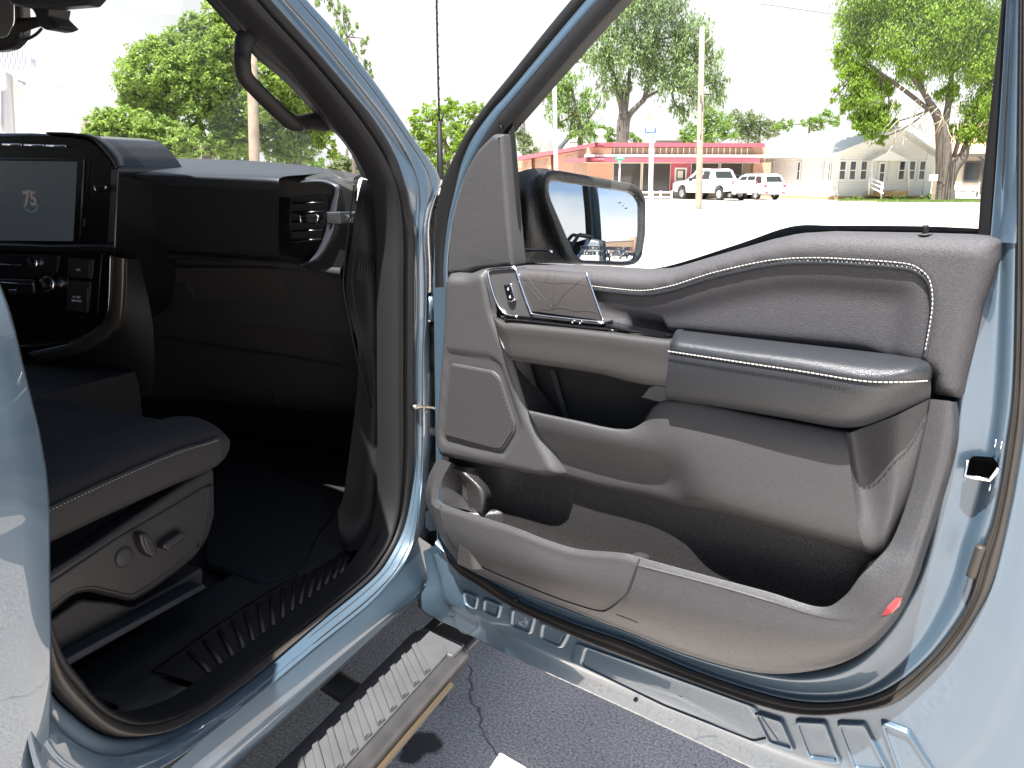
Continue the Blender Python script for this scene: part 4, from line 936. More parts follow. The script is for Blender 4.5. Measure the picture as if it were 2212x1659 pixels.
# centre stack
SFm = Fr((0, 1.55, 0), (1, 0, 0), (0, -1, 0))
def cs(name, px, d, th, bev, mat, r=0.0): return plate(name, SFm, px, d, th, bev, mat, DP, r=r)
cs('centre_stack', [(-60, 288), (60, 287), (150, 291), (190, 297), (212, 312), (236, 340), (250, 362), (252, 380), (246, 525), (242, 560), (238, 650), (228, 688), (205, 704), (150, 738), (60, 750), (-60, 750)], 0, .22, .010, M['black'], r=.01)
loft('stack_hood', [[SFm.P(p, .004) for p in [(100, 289), (150, 291), (190, 298), (214, 315), (240, 346), (250, 364)]], [SFm.P(p, -.004) for p in [(100, 285), (150, 286), (196, 292), (226, 308), (252, 336), (262, 358)]], [SFm.P(p, -.16) for p in [(110, 292), (160, 291), (222, 296), (262, 312), (290, 338), (294, 356)]], [SFm.P(p, -.24) for p in [(110, 300), (180, 299), (250, 306), (290, 324), (310, 345), (312, 360)]]], M['darkblue'], DP, across=3)
tube('stack_edge', [SFm.P(p, .002) for p in [(256, 366), (254, 400), (250, 460), (246, 524)]], .0012, M['satin'], DP, seg=6)
loft('stack_edge_band', [[SFm.P(p, .0) for p in [(240, 366), (238, 430), (232, 524)]], [SFm.P(p, .003) for p in [(254, 366), (252, 430), (245, 524)]]], pm('edge_band', (.03, .03, .035), .35), DP)
scr = pm('screen_surface', (.010, .011, .013), .12, spec=.5)
cs('screen_bezel', [(-60, 340), (180, 342), (170, 526), (-60, 524)], .006, .01, .003, M['black'], r=.004)
so_m, t_, b_ = nt('lit_screen'); b_.inputs['Base Color'].default_value = (.02, .022, .025, 1); b_.inputs['Roughness'].default_value = .25
b_.inputs['Emission Color'].default_value = (.30, .36, .42, 1); b_.inputs['Emission Strength'].default_value = .022
cs('touch_screen', [(-50, 347), (166, 349), (157, 521), (-50, 519)], .0075, .004, .001, so_m)
ec = SFm.pix((64, 432), .009)
e1, t_, b_ = nt('emblem_light'); b_.inputs['Base Color'].default_value = (.05, .05, .05, 1); b_.inputs['Emission Color'].default_value = (.5, .42, .40, 1); b_.inputs['Emission Strength'].default_value = .045
e2, t_, b_ = nt('emblem_blue'); b_.inputs['Base Color'].default_value = (.03, .04, .05, 1); b_.inputs['Emission Color'].default_value = (.25, .38, .52, 1); b_.inputs['Emission Strength'].default_value = .045
text('screen_emblem', '75', SFm, ec[0], ec[1] + .002, .0082, .050, e1, DP, bold=.0015)
tube('emblem_ring', [SFm.pt(ec[0] + .027 * math.cos(a), ec[1] - .004 + .027 * math.sin(a), .0082) for a in [math.radians(195 + i * 15) for i in range(11)]], .0014, e2, DP, seg=6)
tube('emblem_ring', [SFm.pt(ec[0] + .027 * math.cos(a), ec[1] - .002 + .027 * math.sin(a), .0082) for a in [math.radians(45 + i * 15) for i in range(7)]], .0010, e1, DP, seg=6)
tube('bezel_line', [SFm.P((183, 347), .008), SFm.P((172, 514), .008)], .0012, M['satin'], DP, smooth=False, seg=6)
for a, b in ((-40, 0), (6, 47), (53, 95), (100, 143)):
    tube('chrome_bar', [SFm.P((a, 312 + a * .03), .012), SFm.P((b, 312 + b * .03), .012)], .0032, M['chrome'], DP, smooth=False, seg=6)
plate('vent_tab', SFm, [(202, 400), (228, 399), (232, 406), (227, 414), (206, 414), (201, 407)], .014, .012, .002, M['black'], DP, r=.002)
for a, b in (((203, 401), (206, 412)), ((229, 401), (226, 412))): tube('tab_accent', [SFm.P(a, .015), SFm.P(b, .015)], .0014, M['chrome'], DP, smooth=False, seg=6)
tube('tab_accent', [SFm.P((183, 474), .006), SFm.P((181, 490), .006)], .002, M['satin'], DP, smooth=False, seg=6)
loft('stack_shelf', [[SFm.P(p, .004) for p in [(-50, 522), (40, 524), (115, 527), (180, 526), (245, 527)]], [SFm.P(p, .03) for p in [(-50, 528), (40, 531), (115, 533), (180, 532), (245, 533)]], [SFm.P(p, .004) for p in [(-50, 545), (40, 543), (110, 542), (180, 542), (245, 542)]]], M['seatplastic'], DP, across=3)
def knob(px, rad):
    u, v = SFm.pix(px, .03); ang = V3((.35, -1, .25)).normalized()
    b0 = SFm.pt(u, v, 0); 
    tube('knob_ring', [b0 + ang * .0, b0 + ang * .012, b0 + ang * .024, b0 + ang * .027], [rad * 1.02, rad * 1.05, rad, rad * .9], M['chrome'], DP, smooth=False, seg=28)
    tube('knob', [b0 + ang * .02, b0 + ang * .032, b0 + ang * .033], [rad * .86, rad * .84, rad * .7], M['black'], DP, smooth=False, seg=28)
knob((60, 572), .0155); knob((92, 618), .0205)
for a, b in (((-40, 569), (44, 573)), ((-40, 608), (72, 614))): tube('control_strip', [SFm.P(a, .012), SFm.P(b, .012)], .0016, M['chrome'], DP, smooth=False, seg=6)
cs('control_block', [(-50, 548), (125, 552), (120, 590), (100, 600), (-50, 598)], .010, .01, .004, pm('control_panel', (.012, .012, .013), .35), r=.004)
cs('control_block', [(-50, 600), (70, 604), (72, 634), (-50, 634)], .010, .01, .004, pm('control_panel_lower', (.012, .012, .013), .35), r=.004)
cs('small_light', [(18, 626), (34, 625), (33, 637), (20, 636)], .014, .004, .001, M['chrome'], r=.002)
cs('socket_panel', [(146, 556), (200, 560), (196, 602), (144, 598)], .006, .006, .003, M['dark'], r=.003)
cs('socket_panel', [(146, 606), (194, 610), (188, 676), (142, 670)], .006, .006, .003, M['dark'], r=.003)
for a, b in (((194, 566), (191, 598)), ((189, 622), (186, 672)), ((146, 600), (145, 624)), ((220, 550), (210, 680))): tube('panel_edge', [SFm.P(a, .008), SFm.P(b, .008)], .0012, M['satin'], DP, smooth=False, seg=6)
tp = SFm.pix((169, 583), .0065); text('socket_print', '12 V', SFm, tp[0], tp[1], .0065, .0075, M['whitemark'], DP)
tp = SFm.pix((165, 642), .0065); text('socket_print', 'AC 110V', SFm, tp[0], tp[1], .0065, .0075, M['whitemark'], DP)
tp = SFm.pix((165, 650), .0065); text('socket_print', '400W MAX', SFm, tp[0], tp[1], .0065, .0075, M['whitemark'], DP)
inn = [(238, 552), (236, 620), (233, 670), (228, 688), (216, 704), (180, 728), (140, 746), (60, 762)]
out_ = [(274, 560), (272, 630), (268, 680), (262, 702), (240, 726), (205, 748), (165, 768), (85, 785)]
sat = pm('console_satin', (.09, .075, .06), .33, .5)
loft('console_surround', [[SFm.P(p, .0) for p in inn], [SFm.P(p, .014) for p in mp_(inn, out_, .2)], [SFm.P(p, .006) for p in mp_(inn, out_, .9)], [SFm.P(p, -.05) for p in out_]], sat, DP, across=3)
tube('surround_edge', [SFm.P(p, .012) for p in inn], .0014, M['chrome'], DP, seg=6)
tube('surround_edge', [SFm.P(p, .004) for p in out_], .0012, M['satin'], DP, seg=6)
loft('console_side', [[SFm.P(p, -.01) for p in [(274, 560), (270, 660), (255, 715), (200, 752), (120, 782), (60, 795)]], [SFm.P(p, -.06) for p in [(300, 560), (330, 700), (330, 830), (300, 850), (200, 840), (60, 835)]]], M['pillar'], DP, across=2)
# rear-view mirror and sensor pod
mf = Fr((-1.93, 1.42, 1.8), (1, .15, 0), (.25, -1, 0))
rvm = plate('rear_view_mirror', mf, [(-60, -60), (48, -60), (52, 20), (54, 60), (50, 82), (25, 104), (-10, 110), (-60, 108)], 0, .03, .010, M['seatplastic'], TRUCK, r=.012)
plate('mirror_face', mf, [(-60, -60), (34, -60), (36, 50), (20, 82), (-60, 92)], .004, .01, .002, M['mirror'], TRUCK, r=.01)
mf2 = Fr((-1.93, 1.30, 1.8), (1, 0, 0), (0, -1, 0))
plate('sun_shade_edge', mf2, [(10, -60), (250, -60), (195, 3), (188, 10), (105, 17), (40, 14), (18, 8)], 0, .03, .006, M['darkblue'], TRUCK, r=.01)
plate('sensor_pod', mf2, [(60, 10), (108, 14), (104, 34), (126, 56), (112, 62), (95, 64), (84, 58), (78, 44), (72, 28)], -.02, .05, .006, M['frame'], TRUCK, r=.004)
tube('mirror_arm', [PF(p, 1.36) for p in [(46, 55), (60, 52), (78, 48), (95, 45)]], [.016, .013, .011, .010], M['frame'], TRUCK, seg=8)
tube('mirror_cable', [PF(p, 1.37) for p in [(50, 87), (62, 83), (78, 74), (90, 62)]], .0032, M['frame'], TRUCK, seg=6)
# ---------------------------------------------------------------- front passenger seat
cs_ = [(-1.205, .915), (-1.178, .93), (-1.170, .955), (-1.172, .985), (-1.195, 1.012), (-1.24, 1.026), (-1.30, 1.018), (-1.34, 1.004), (-1.45, 1.006), (-1.56, 1.004), (-1.62, 1.016), (-1.68, 1.018), (-1.71, .99), (-1.72, .93)]
lines = []
for f, dz, sx in ((.35, -.02, 1), (.7, -.015, 1), (.95, 0, 1), (1.12, .005, 1), (1.2, 0, 1)):
    lines.append([V3((-1.45 + (r + 1.45) * sx, f + (.0 if abs(r + 1.45) < .2 else -.01), z + dz if z > .96 else max(.9, z + dz * .5))) for r, z in cs_])
for f, kz, sx in ((1.236, .95, .998), (1.258, .80, .992), (1.268, .5, .985), (1.271, .12, .97)):
    lines.append([V3((-1.45 + (r + 1.45) * sx, f + (.0 if abs(r + 1.45) < .2 else -.008), .972 + (z - .972) * kz)) for r, z in cs_])
SEAT = loft('passenger_seat', lines, M['fabric'], TRUCK, across=4)
tag(SEAT, label='dark cloth passenger seat with pale stitching and power switches')
loft('side_bolster', [[V3((l[k].x + .002, l[k].y, l[k].z)) for l in lines[:6]] for k in (0, 1, 2, 3)], M['bolster'], SEAT, across=3)
stp = [V3((l[3].x + .004, l[3].y, l[3].z + .002)) for l in lines[:6]]
P = rs(sm(stp, 8), 260); mb = MB()
for i in range(0, 258, 2): mb.tube([P[i], P[i + 1]], .0006, 4)
mb.build('bolster_stitching', M['stitch'], SEAT)
tube('seam_ridge', [p + V3((-.004, 0, .003)) for p in stp], .003, M['fabric'], SEAT, seg=6)
tube('cushion_seam', [V3((-1.32, .5, 1.012)), V3((-1.32, .95, 1.010)), V3((-1.70, .97, 1.012))], .002, M['void'], SEAT, smooth=False, seg=5)
loft('backrest', [[V3((r, y - abs(r + 1.45) * -.1, z)) for r in (-1.72, -1.66, -1.45, -1.24, -1.18)] for y, z in ((.38, .98), (.30, 1.2), (.20, 1.45), (.14, 1.6), (.06, 1.62), (.05, 1.3), (.15, .98))], M['fabric'], SEAT, across=3)
loft('headrest', [[V3((r, y, z)) for r in (-1.58, -1.45, -1.32)] for y, z in ((.17, 1.63), (.17, 1.75), (.12, 1.80), (.06, 1.76), (.07, 1.64))], M['fabric'], SEAT, across=3)
SR = Fr((-1.185, 0, 0), (0, 1, 0), (1, 0, 0))
shield = [(40, 1290), (112, 1235), (200, 1180), (300, 1112), (400, 1045), (452, 1012), (465, 1012), (467, 1060), (465, 1120), (452, 1165), (425, 1205), (385, 1238), (335, 1275), (290, 1302), (240, 1290), (200, 1280), (165, 1285), (112, 1330), (40, 1380)]
plate('seat_shield', SR, shield, .0, .04, .010, M['seatplastic'], SEAT, r=.012)
plate('shield_inset', SR, [(60, 1290), (130, 1245), (250, 1165), (380, 1090), (452, 1045), (456, 1100), (445, 1155), (415, 1195), (372, 1230), (325, 1265), (288, 1288), (245, 1278), (205, 1268), (165, 1272), (112, 1312), (60, 1348)], .004, .004, .004, M['seatplastic'], SEAT, r=.012)
plate('shield_edge', SR, [(450, 1050), (462, 1045), (464, 1110), (452, 1155), (430, 1185), (440, 1130)], .006, .005, .003, M['pillar'], SEAT, r=.006)
disc('lumbar_button', SR, (266, 1203), .004, .019, .006, M['dark'], SEAT, seg=28)
disc('lumbar_ring', SR, (265, 1203), .001, .0215, .006, M['satin'], SEAT, seg=28)
plate('recline_switch', SR, [(303, 1154), (318, 1150), (332, 1168), (341, 1196), (330, 1206), (315, 1196), (305, 1175)], .022, .018, .004, M['seatplastic'], SEAT, r=.004)
tube('switch_edge', [SR.P(p, .023) for p in [(312, 1160), (318, 1180), (330, 1203)]], .0011, M['satin'], SEAT, seg=5)
plate('slide_switch', SR, [(355, 1176), (395, 1148), (405, 1152), (400, 1166), (362, 1190), (354, 1186)], .022, .018, .004, M['seatplastic'], SEAT, r=.003)
disc('switch_glint', SR, (362, 1184), .022, .003, .002, M['satin'], SEAT, seg=10)
plate('seat_base', SR, [(40, 1395), (112, 1340), (175, 1295), (240, 1300), (287, 1312), (380, 1262), (440, 1225), (440, 1262), (150, 1432), (40, 1480)], -.03, .25, .006, M['dark'], SEAT, r=.01)
SR2 = Fr((-1.175, 0, 0), (0, 1, 0), (1, 0, 0))
plate('seat_rail', SR2, [(40, 1490), (140, 1425), (440, 1262), (448, 1270), (148, 1440), (40, 1505)], 0, .03, .003, M['darkblue'], SEAT)
tube('shield_mark', [SR.P(p, .002) for p in [(112, 1276), (125, 1268), (135, 1274), (120, 1284)]], .001, M['void'], SEAT, seg=4, smooth=False)
# floor mat
matz = .60
mo = [(1, (470, 985)), (1, (560, 1000)), (1, (700, 1060)), (1, (722, 1110)), (1, (690, 1145)), (1, (672, 1180)), (1, (660, 1215)), (1, (600, 1250)), (1, (560, 1255)), (1, (500, 1230)), (1, (440, 1210))]
muv = [(lambda q: (q.x, q.y))(PZ(p, matz + .02)) for _, p in mo]
class FZ: pass
ZF = Fr((0, 0, 0), (1, 0, 0), (0, 0, 1)); ZF.V = V3((0, 1, 0)); ZF.N = V3((0, 0, 1))
v_, f_ = plate_geo(ZF, rpoly(ccw(muv), .03), matz + .02, .02, .008); ob('floor_mat', v_, f_, pm('mat_carpet', (.016, .017, .019), .95, bump=.8, bscale=400, spec=.1), TRUCK, mods=[('wn',)])
for i, (a, b) in enumerate((((590, 845), (590, 880)), ((690, 855), (690, 885)))):
    tube('underdash_bracket', [PF(a, 1.9), PF(b, 1.95)], .004, M['pillar'], TRUCK, smooth=False, seg=5)
# ---------------------------------------------------------------- running board
zs = .40
def stp_(px, z=zs): q = PZ(px, z); return q
def sb(t, e):  # t along truck (f), e across
    return V3((-.955 + e * .127, t, zs))
SX0, SX1 = -.955, -.828
loft('running_board', [[V3((-.985, y, .35)) for y in (-.6, 1.60)], [V3((-.958, y, .385)) for y in (-.6, 1.60)], [V3((SX0, y, zs)) for y in (-.6, 1.60)], [V3((SX1, y, zs)) for y in (-.6, 1.60)], [V3((SX1 + .022, y, zs - .014)) for y in (-.6, 1.60)], [V3((SX1 + .024, y, zs - .05)) for y in (-.6, 1.60)], [V3((SX1 + .0, y, zs - .075)) for y in (-.6, 1.60)]], M['stepm'], TRUCK, smooth_lines=False)
RB = TRUCK.children[-1] if False else bpy.data.objects[[o.name for o in bpy.data.objects if o.name.startswith('running_board')][-1]]
ex = [V3((SX0 - .0, 1.602, zs)), V3((SX1 + .0, 1.602, zs))]
PU = ccw([(SX0 + .004, -.5), (SX1 - .002, -.5), (SX1 - .002, 1.545), (SX1 - .03, 1.575), (SX0 + .010, 1.555), (SX0 + .004, 1.53)])
v_, f_ = plate_geo(ZF, rpoly(PU, .008), zs + .007, .01, .003); ob('step_pad', v_, f_, M['step'], RB, mods=[('wn',)])
PU = ccw([(SX0 - .002, 1.54), (SX1 + .012, 1.54), (SX1 + .016, 1.60), (SX0 + .02, 1.625), (SX0, 1.60)])
v_, f_ = plate_geo(ZF, rpoly(PU, .006), zs + .004, .03, .005); ob('step_end_cap', v_, f_, M['step'], RB, mods=[('wn',)])
tb0, tb1 = V3((-.918, 1.546, 0)), V3((-.834, 1.462, 0))
dyb = tb1.y - tb0.y; y = 0.0
while y < 1.25:
    a, b = tb0 - V3((0, y, 0)), tb1 - V3((0, y, 0))
    A = [(a.x, a.y), (a.x - .002, a.y - .018), (b.x, b.y - .024), (b.x + .002, b.y)]
    v_, f_ = plate_geo(ZF, rpoly(ccw(A), .003), zs + .0145, .010, .003); ob('tread_bar', v_, f_, M['step'], RB, mods=[('wn',)])
    y += .0487
tube('step_trim_line', [V3((SX1 + .028, 1.50, zs - .045)), V3((SX1 + .026, .2, zs - .045))], .007, M['tan'], RB, smooth=False, seg=8)
loft('step_front', [[V3((SX0 + .01, 1.60, zs - .002)), V3((SX1 + .018, 1.60, zs - .002))], [V3((SX0 + .01, 1.84, zs - .004)), V3((SX1 + .012, 1.80, zs - .004))], [V3((SX0 + .01, 1.86, zs - .05)), V3((SX1 + .01, 1.82, zs - .05))]], M['frame'], RB, smooth_lines=False)  # black colour stands for the door's shadow on this end of the step
tube('step_edge_rail', [V3((SX1 + .016, 1.59, zs - .012)), V3((SX1 + .020, 1.68, zs - .012)), V3((SX1 + .012, 1.80, zs - .016))], .011, M['stepm'], RB, seg=8)
tube('step_bracket', [V3((-1.25, 1.34, .50)), V3((-1.10, 1.34, .44)), V3((-.96, 1.35, .375))], .035, M['frame'], RB, sq=(1, .6), seg=10); tube('bracket_bolt', [V3((-1.06, 1.33, .46)), V3((-1.05, 1.33, .475))], .016, M['steelzinc'], RB, smooth=False, seg=6)
tube('step_bracket', [V3((-1.25, .34, .50)), V3((-1.10, .34, .44)), V3((-.96, .35, .375))], .035, M['frame'], RB, sq=(1, .6), seg=10)
# chassis and wheels
MB().box((-1.45, .6, .42), (.1, 5.2, .16)).box((-2.4, .6, .42), (.1, 5.2, .16)).box((-1.93, .6, .52), (1.7, 3.4, .06)).build('chassis_frame', M['frame'], TRUCK)
def wheel(c, R, w, par, tm, rm, local=False, name='wheel'):
    axis = V3((1, 0, 0)); seg = 36
    prof = [(R * .62, -w / 2), (R * .9, -w / 2), (R * .98, -w * .38), (R, -w * .2), (R, w * .2), (R * .98, w * .38), (R * .9, w / 2), (R * .62, w / 2)]
    v = []; f = []
    for i in range(seg):
        a = 2 * math.pi * i / seg
        for r, x in prof: v.append(V3(c) + V3((x, r * math.cos(a), r * math.sin(a))))
    m_ = len(prof)
    for i in range(seg):
        for j in range(m_): f.append((i * m_ + j, i * m_ + (j + 1) % m_, ((i + 1) % seg) * m_ + (j + 1) % m_, ((i + 1) % seg) * m_ + j))
    t = ob(name, v, f, tm, par, local=local)
    mb = MB(); 
    v = []; f = []
    for s in (-1, 1):
        b = len(v); v.append(V3(c) + V3((s * w * .42, 0, 0)))
        for i in range(seg):
            a = 2 * math.pi * i / seg; rr_ = R * .62 * (1.0)
            v.append(V3(c) + V3((s * w * (.30 if (i // 3) % 2 else .42), rr_ * .75 * math.cos(a), rr_ * .75 * math.sin(a))))
        for i in range(seg):
            a = 2 * math.pi * i / seg
            v.append(V3(c) + V3((s * w * .46, R * .64 * math.cos(a), R * .64 * math.sin(a))))
        for i in range(seg):
            i2 = (i + 1) % seg
            f.append((b, b + 1 + i, b + 1 + i2)); f.append((b + 1 + i, b + 1 + seg + i, b + 1 + seg + i2, b + 1 + i2))
    ob('rim', v, f, rm, t, smooth=False, local=local)
    return t
M['tyre'] = pm('tyre_rubber', (.016, .016, .016), .8, bump=.4, bscale=60)
M['rim'] = pm('alloy_rim', (.45, .45, .46), .3, .8)
for c in ((-1.1, 2.75, .41), (-2.76, 2.75, .41), (-1.1, -1.95, .41), (-2.76, -1.95, .41)): wheel(c, .41, .27, TRUCK, M['tyre'], M['rim'])
# ================================================================ street, buildings, vehicles, trees
def pane_mat(name, c, rough=.08): return pm(name, c, rough, spec=.6)
def brick_mat(name, c1, c2, mortar, scale):
    m, t, b = nt(name); tc = N(t, 'ShaderNodeTexCoord'); br = N(t, 'ShaderNodeTexBrick', Scale=scale)
    sx = N(t, 'ShaderNodeSeparateXYZ'); cb = N(t, 'ShaderNodeCombineXYZ'); t.links.new(tc.outputs['Object'], sx.inputs[0])
    t.links.new(sx.outputs[0], cb.inputs[0]); t.links.new(sx.outputs[2], cb.inputs[1]); t.links.new(cb.outputs[0], br.inputs['Vector'])
    br.inputs['Color1'].default_value = (*c1, 1); br.inputs['Color2'].default_value = (*c2, 1); br.inputs['Mortar'].default_value = (*mortar, 1)
    br.inputs['Mortar Size'].default_value = .02; t.links.new(br.outputs[0], b.inputs['Base Color']); b.inputs['Roughness'].default_value = .85; return m
def siding_mat(name, c, pitch=.12):
    m, t, b = nt(name); b.inputs['Base Color'].default_value = (*c, 1); b.inputs['Roughness'].default_value = .6
    tc = N(t, 'ShaderNodeTexCoord'); sx = N(t, 'ShaderNodeSeparateXYZ'); t.links.new(tc.outputs['Object'], sx.inputs[0])
    w1 = N(t, 'ShaderNodeMath', operation='MULTIPLY'); w1.inputs[1].default_value = 1 / pitch; t.links.new(sx.outputs[2], w1.inputs[0])
    fr_ = N(t, 'ShaderNodeMath', operation='FRACT'); t.links.new(w1.outputs[0], fr_.inputs[0])
    r = N(t, 'ShaderNodeMapRange'); r.inputs[1].default_value = 0; r.inputs[2].default_value = .16; r.inputs[3].default_value = .45; r.inputs[4].default_value = 1; t.links.new(fr_.outputs[0], r.inputs[0])
    mx = N(t, 'ShaderNodeMix', data_type='RGBA', blend_type='MULTIPLY'); mx.inputs[0].default_value = 1; mx.inputs[6].default_value = (*c, 1); t.links.new(r.outputs[0], mx.inputs[7]); t.links.new(mx.outputs[2], b.inputs['Base Color'])
    bp = N(t, 'ShaderNodeBump', Strength=.6, Distance=.02); t.links.new(fr_.outputs[0], bp.inputs['Height']); t.links.new(bp.outputs[0], b.inputs['Normal']); return m
B = {}
B['brick'] = brick_mat('orange_brick', (.46, .21, .13), (.54, .27, .17), (.45, .38, .30), 4.0)
B['brick2'] = brick_mat('brown_brick', (.34, .20, .13), (.42, .26, .17), (.4, .33, .26), 4.0)
B['red'] = pm('maroon_fascia', (.44, .08, .11), .5, var=.15, vscale=1.5)
B['tanp'] = pm('tan_panel', (.26, .19, .12), .7, var=.25, vscale=2)
B['cream'] = pm('cream_trim', (.62, .56, .46), .6)
B['white'] = pm('white_paint_trim', (.75, .75, .72), .5)
B['dglass'] = pane_mat('shop_glass', (.035, .033, .03)); B['wglass'] = pane_mat('house_glass', (.04, .045, .05), .15)
B['siding'] = siding_mat('white_siding', (.78, .76, .71)); B['siding2'] = siding_mat('cream_siding', (.58, .52, .42))
B['wroof'] = pm('pale_roof', (.72, .72, .70), .7, var=.06, vscale=2); B['oroof'] = pm('orange_shingles', (.50, .27, .18), .85, var=.3, vscale=5)
B['groof'] = pm('grey_shingles', (.36, .35, .34), .9, var=.35, vscale=4); B['found'] = pm('orange_foundation', (.50, .33, .16), .85, var=.3, vscale=2)
B['wood'] = pm('weathered_pole', (.30, .24, .18), .85, var=.35, vscale=3, bump=.4, bscale=20)
B['polew'] = pm('white_pole_paint', (.7, .7, .68), .5); B['steel'] = pm('grey_steel', (.4, .4, .42), .4, .5)
B['green'] = pm('street_sign_green', (.01, .22, .13), .4); B['bark'] = pm('tree_bark', (.125, .105, .085), .9, var=.4, vscale=2.5, bump=.6, bscale=12)
B['twig'] = pm('dead_twig', (.38, .33, .24), .9); B['metalwall'] = pm('corrugated_metal', (.55, .58, .62), .45, .3, bump=.8, bscale=6, kind='WAVE')
B['gutter'] = pm('brown_gutter', (.10, .08, .07), .5); B['olive'] = pm('olive_wall', (.26, .26, .17), .7)
def F2(pA, yA, pB, yB):
    a = G(pA, yA); b = G(pB, yB); u = b - a; n_ = V3((u.y, -u.x, 0))
    if n_.dot(CAM - a) < 0: n_ = -n_
    return Fr(a, u, n_)
def slab(name, fr, p0, p1, d0, d1, mat, par): return MB().pbox(fr, p0, p1, d0, d1).build(name, mat, par)
def window(fr, x0, y0, x1, y1, d, par, fm, gm, bar=True, fw=.09, name='window', sill=True):
    a = fr.pix((x0, y1), d); b = fr.pix((x1, y0), d)
    mb = MB(); u0, v0, u1, v1 = a[0], a[1], b[0], b[1]
    mb.fbox(fr, u0 - fw, v0 - fw, u0, v1 + fw, d - .03, d + .05).fbox(fr, u1, v0 - fw, u1 + fw, v1 + fw, d - .03, d + .05).fbox(fr, u0, v1, u1, v1 + fw, d - .03, d + .048).fbox(fr, u0, v0 - fw, u1, v0, d - .03, d + .048)
    if bar: mb.fbox(fr, u0, (v0 + v1) / 2 - .03, u1, (v0 + v1) / 2 + .03, d - .02, d + .04)
    w = mb.build(name, fm, par); MB().fbox(fr, u0, v0, u1, v1, d - .02, d + .02).build('pane', gm, w); return w
# ---- red-roofed brick shop
RF = F2(1285, 57, 1651, 58.2)
shop = empty('brick_shop', RF.O, 'low orange brick shop with maroon fascia and big dark windows across the street', 'shop')
ub = lambda p, d=0: RF.pix(p, d)
W_ = ub((1651, 380))[0]
zt = ub((1400, 311))[1]
def sl(name, p0, p1, d0, d1, mat): return slab(name, RF, p0, p1, d0, d1, B[mat], shop)
wl = MB().fbox(RF, -.5, 0, W_, zt - .2, -9, -.05).build('wall', B['brick2'], shop)
sl('roof_fascia', (1284, 308), (1652, 318), -.3, .5, 'red')
MB().fbox(RF, -.5, zt - .15, W_, zt - .02, -9.2, -.32).build('roof', B['groof'], shop)
pl_ = sl('tan_panel', (1322, 318.5), (1626, 335), -.04, .06, 'tanp')
mb = MB()
for i in range(24):
    x = 1326 + i * 12.5; a = RF.pix((x, 334), .06); b = RF.pix((x, 319), .06); mb.fbox(RF, a[0] - .03, a[1], a[0] + .03, b[1], .061, .09)
mb.build('panel_battens', B['cream'], shop)
sl('painted_shade_line', (1322, 335.2), (1626, 337), -.04, .10, 'gutter')  # dark strip painting in the line of shade below the panel
sl('brick_pier', (1269, 318.5), (1321.5, 333), -.04, .25, 'brick'); sl('brick_pier', (1270, 350), (1321.5, 428), -.04, .25, 'brick')
sl('white_band', (1268, 333.5), (1651, 340), -.03, .9, 'white')
sl('canopy_fascia', (1266, 341), (1641, 350.5), .0, 1.3, 'red'); sl('canopy_soffit', (1266, 350.6), (1641, 352.2), .0, 1.15, 'cream')
sl('brick_pier', (1628, 351), (1660, 431), -.04, .3, 'brick')
sl('brown_panel', (1606, 351), (1627.5, 416), -.04, .12, 'tanp')
sl('sill_wall', (1322, 414), (1606, 431), -.04, .15, 'tanp')
for x0, x1 in ((1324, 1384), (1387, 1448), (1491, 1552), (1554, 1603)):
    window(RF, x0, 353, x1, 413, .02, shop, B['cream'], B['dglass'], bar=False, fw=.06, name='shop_window')
dr = sl('door_surround', (1450, 352), (1489, 431), -.04, .12, 'red')
dw = window(RF, 1459, 366, 1480, 412, .14, shop, B['cream'], B['dglass'], bar=True, fw=.12, name='shop_door'); MB().pbox(RF, (1457, 414), (1482, 430), .13, .17).build('kick_plate', B['steel'], dw)
# reflections' stand-ins behind the glass are left to the renderer; interior wall paper blinds
sl('door_notice', (1464, 369), (1475, 385), .161, .165, 'cream')
mb = MB(); q = RF.pix((1235, 396), -3)
LWf = F2(1285, 57, 1110, 84)
lw = lambda name, p0, p1, d0, d1, mat: slab(name, LWf, p0, p1, d0, d1, B[mat], shop)
def lq(name, pts, d, th, mat): return plate(name, LWf, pts, d, th, 0, B[mat], shop)
lq('wing_wall', [(1284, 318), (1200, 332), (1118, 346), (1118, 425), (1284, 430)], .0, .3, 'brick')
lq('wing_fascia', [(1285, 308), (1200, 324), (1118, 338), (1118, 347), (1200, 332.5), (1285, 317)], .5, .6, 'red')
for x in (1250, 1182, 1140):
    lq('wing_recess', [(x, 327 + (1284 - x) * .16), (x - 32, 332 + (1284 - x) * .16), (x - 28, 345 + (1284 - x) * .14), (x - 6, 343 + (1284 - x) * .14)], .03, .02, 'brick2')
    lq('wing_buttress', [(x + 2, 322 + (1284 - x) * .16), (x + 8, 321 + (1284 - x) * .16), (x + 10, 425), (x + 2, 425)], .3, .3, 'brick')
lq('side_canopy', [(1266, 341), (1217, 343.5), (1217, 351), (1266, 350.5)], 1.2, 1.2, 'red')
lq('side_door', [(1262, 355), (1246, 356), (1246, 425), (1262, 426)], .04, .03, 'dglass'); lq('side_door_frame', [(1246, 355), (1241, 355.5), (1241, 425), (1246, 425)], .06, .05, 'red')
